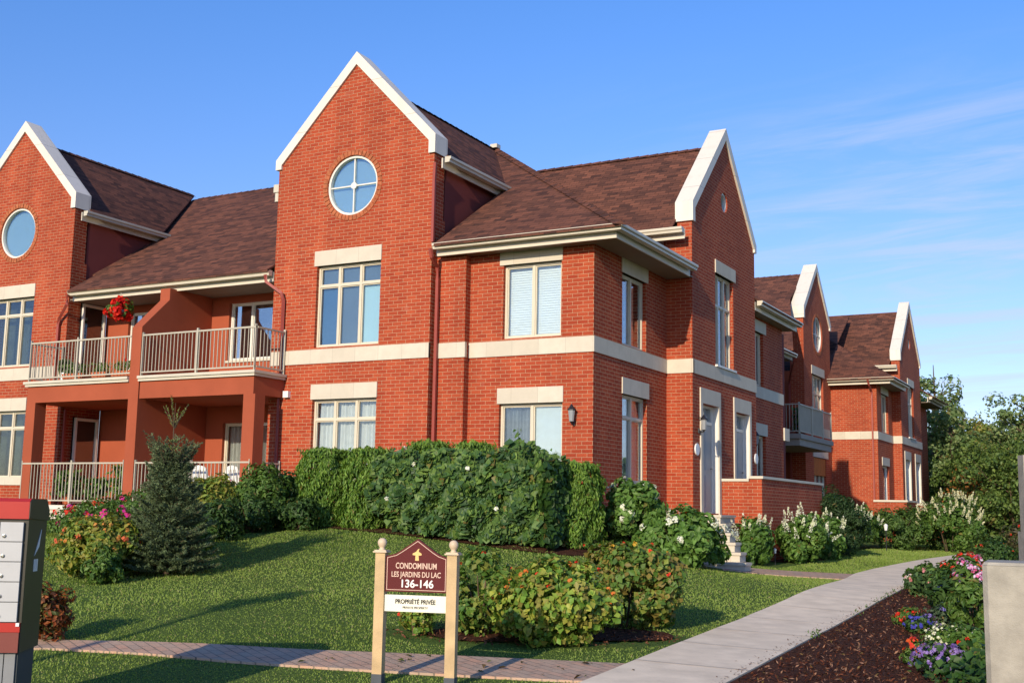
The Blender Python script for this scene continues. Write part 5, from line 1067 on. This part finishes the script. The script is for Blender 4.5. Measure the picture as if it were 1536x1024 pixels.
for k, (x, y, w_, lb) in enumerate(((-12.85, -1.12, .62, 'terracotta planter with tall greens left of the rail post, upper left balcony'), (-11.98, -1.12, .42, 'short terracotta planter in the middle of the upper left balcony'), (-11.25, -1.12, .62, 'terracotta planter with a red bloom nearest to the dividing wall'))):
    e = empty('planter', (x, y, 2.862), lb, 'planter', 'planters on the upper left balcony'); MB().add([(-w_/2, -.1, 0), (w_/2, -.1, 0), (w_/2, .1, 0), (-w_/2, .1, 0), (-w_/2-.03, -.13, .17), (w_/2+.03, -.13, .17), (w_/2+.03, .13, .17), (-w_/2-.03, .13, .17)], [(0, 3, 2, 1), (4, 5, 6, 7), (0, 1, 5, 4), (1, 2, 6, 5), (2, 3, 7, 6), (3, 0, 4, 7)]).build('trough', 'terracotta', e)
    n = int(420*w_); Pp = np.c_[rng.uniform(-w_/2, w_/2, n), rng.normal(0, .07, n), .17+rng.uniform(0, .22, n)]; V, F, T = leaves(Pp, np.tile([0, -1, .3], (n, 1)), .08, .35, ((.08, .15, .03), (.13, .2, .04)), .6, up=(0, 0, 1)); npmesh('foliage', V, F, 'leaf', T, parent=e)
    if k != 1: q = np.array([[.1, -.08, .42]]); ee = unit(rng.normal(0, 1, (14, 3))); V, F, T = leaves(q+ee*.03, ee, .05, .9, RED, .3); npmesh('flower', V, F, 'petal', T, parent=e)
def resin_chair(x, y, z, rz, label):
    e = empty('garden_chair', (x, y, z), label, 'chair', 'white garden chairs on the balconies', rz)
    MB().box(-.23, .23, -.22, .22, .40, .43).build('seat', 'white_plastic', e)
    n = 9; mb_ = MB()
    outl_ = [(-.22, .43), (.22, .43), (.24, .75), (.17, .87), (0, .90), (-.17, .87), (-.24, .75)]
    mb_.prism(outl_, [rect(-.15+.075*k+.01, -.15+.075*k+.035, .50, .80) for k in range(4)], lambda u, v, d: (u, .20+d+(v-.43)*.18, v), 0, .025); mb_.build('backrest', 'white_plastic', e)
    for sx in (-1, 1):
        for sy in (-1, 1): MB().sweep([(sx*.20, sy*.19, .41), (sx*.24, sy*.23, 0)], .022, 5).build('leg', 'white_plastic', e)
        MB().sweep([(sx*.24, -.21, .41), (sx*.26, -.2, .62), (sx*.26, .2, .64), (sx*.235, .24, .66)], .02, 5).build('armrest', 'white_plastic', e)
resin_chair(-9.1, -.55, 0, R(180), 'white resin chair behind the lower right balcony rail, left of the other'); resin_chair(-8.2, -.45, 0, R(170), 'white resin chair beside the lower patio door, near the column')
resin_chair(-11.15, -.35, 2.862, R(-90), 'white chair half hidden by the dividing wall on the upper left balcony')
def pot_plant(x, y, z, h, r, label, cols, potmat='terracotta', fl=None, asp=.2, n=700):
    e = empty('potted_plant', (x, y, z), label, 'potted plant', 'potted plants on the balconies'); MB().lathe([(.09, 0), (.13, .2), (.145, .2), (.145, .24), (.12, .24)], (0, 0, 0), 14).build('pot', potmat, e)
    Pp = np.c_[rng.normal(0, r*.5, n), rng.normal(0, r*.5, n), .22+rng.uniform(0, 1, n)*h]; V, F, T = leaves(Pp, Pp-[0, 0, .1], .16, asp, cols, .5, up=(0, 0, 1)); npmesh('foliage', V, F, 'leaf', T, parent=e)
    if fl: q = Pp[:30]+[0, 0, .05]; V, F, T = leaves(q, np.tile([0, -1, .4], (len(q), 1)), .06, .9, fl, .4); npmesh('flower', V, F, 'petal', T, parent=e)
pot_plant(-11.25, -.9, 0, .65, .30, 'tall bright green grass in a pot against the dividing wall, lower left balcony', ((.12, .22, .04), (.16, .28, .05)))
pot_plant(-13.1, -.9, 0, .55, .25, 'potted plant with orange flowers at the left end of the lower balcony', G_MID, fl=ORG, asp=.5)
pot_plant(-12.3, -.75, 0, .35, .22, 'small potted plant with red flowers in the middle of the lower balcony', G_MID, fl=RED, asp=.5)
pot_plant(-13.45, -.9, 2.862, .28, .14, 'little green plant in a pale pot at the left end of the upper balcony', ((.09, .14, .05), (.14, .18, .07)), 'white_plastic', asp=.5, n=300)
pot_plant(-1.15, 19.15, 2.68, .75, .2, 'red flowering pot on the side balcony rail', G_MID, fl=RED, asp=.5, n=300)
print('objects', len(bpy.data.objects))
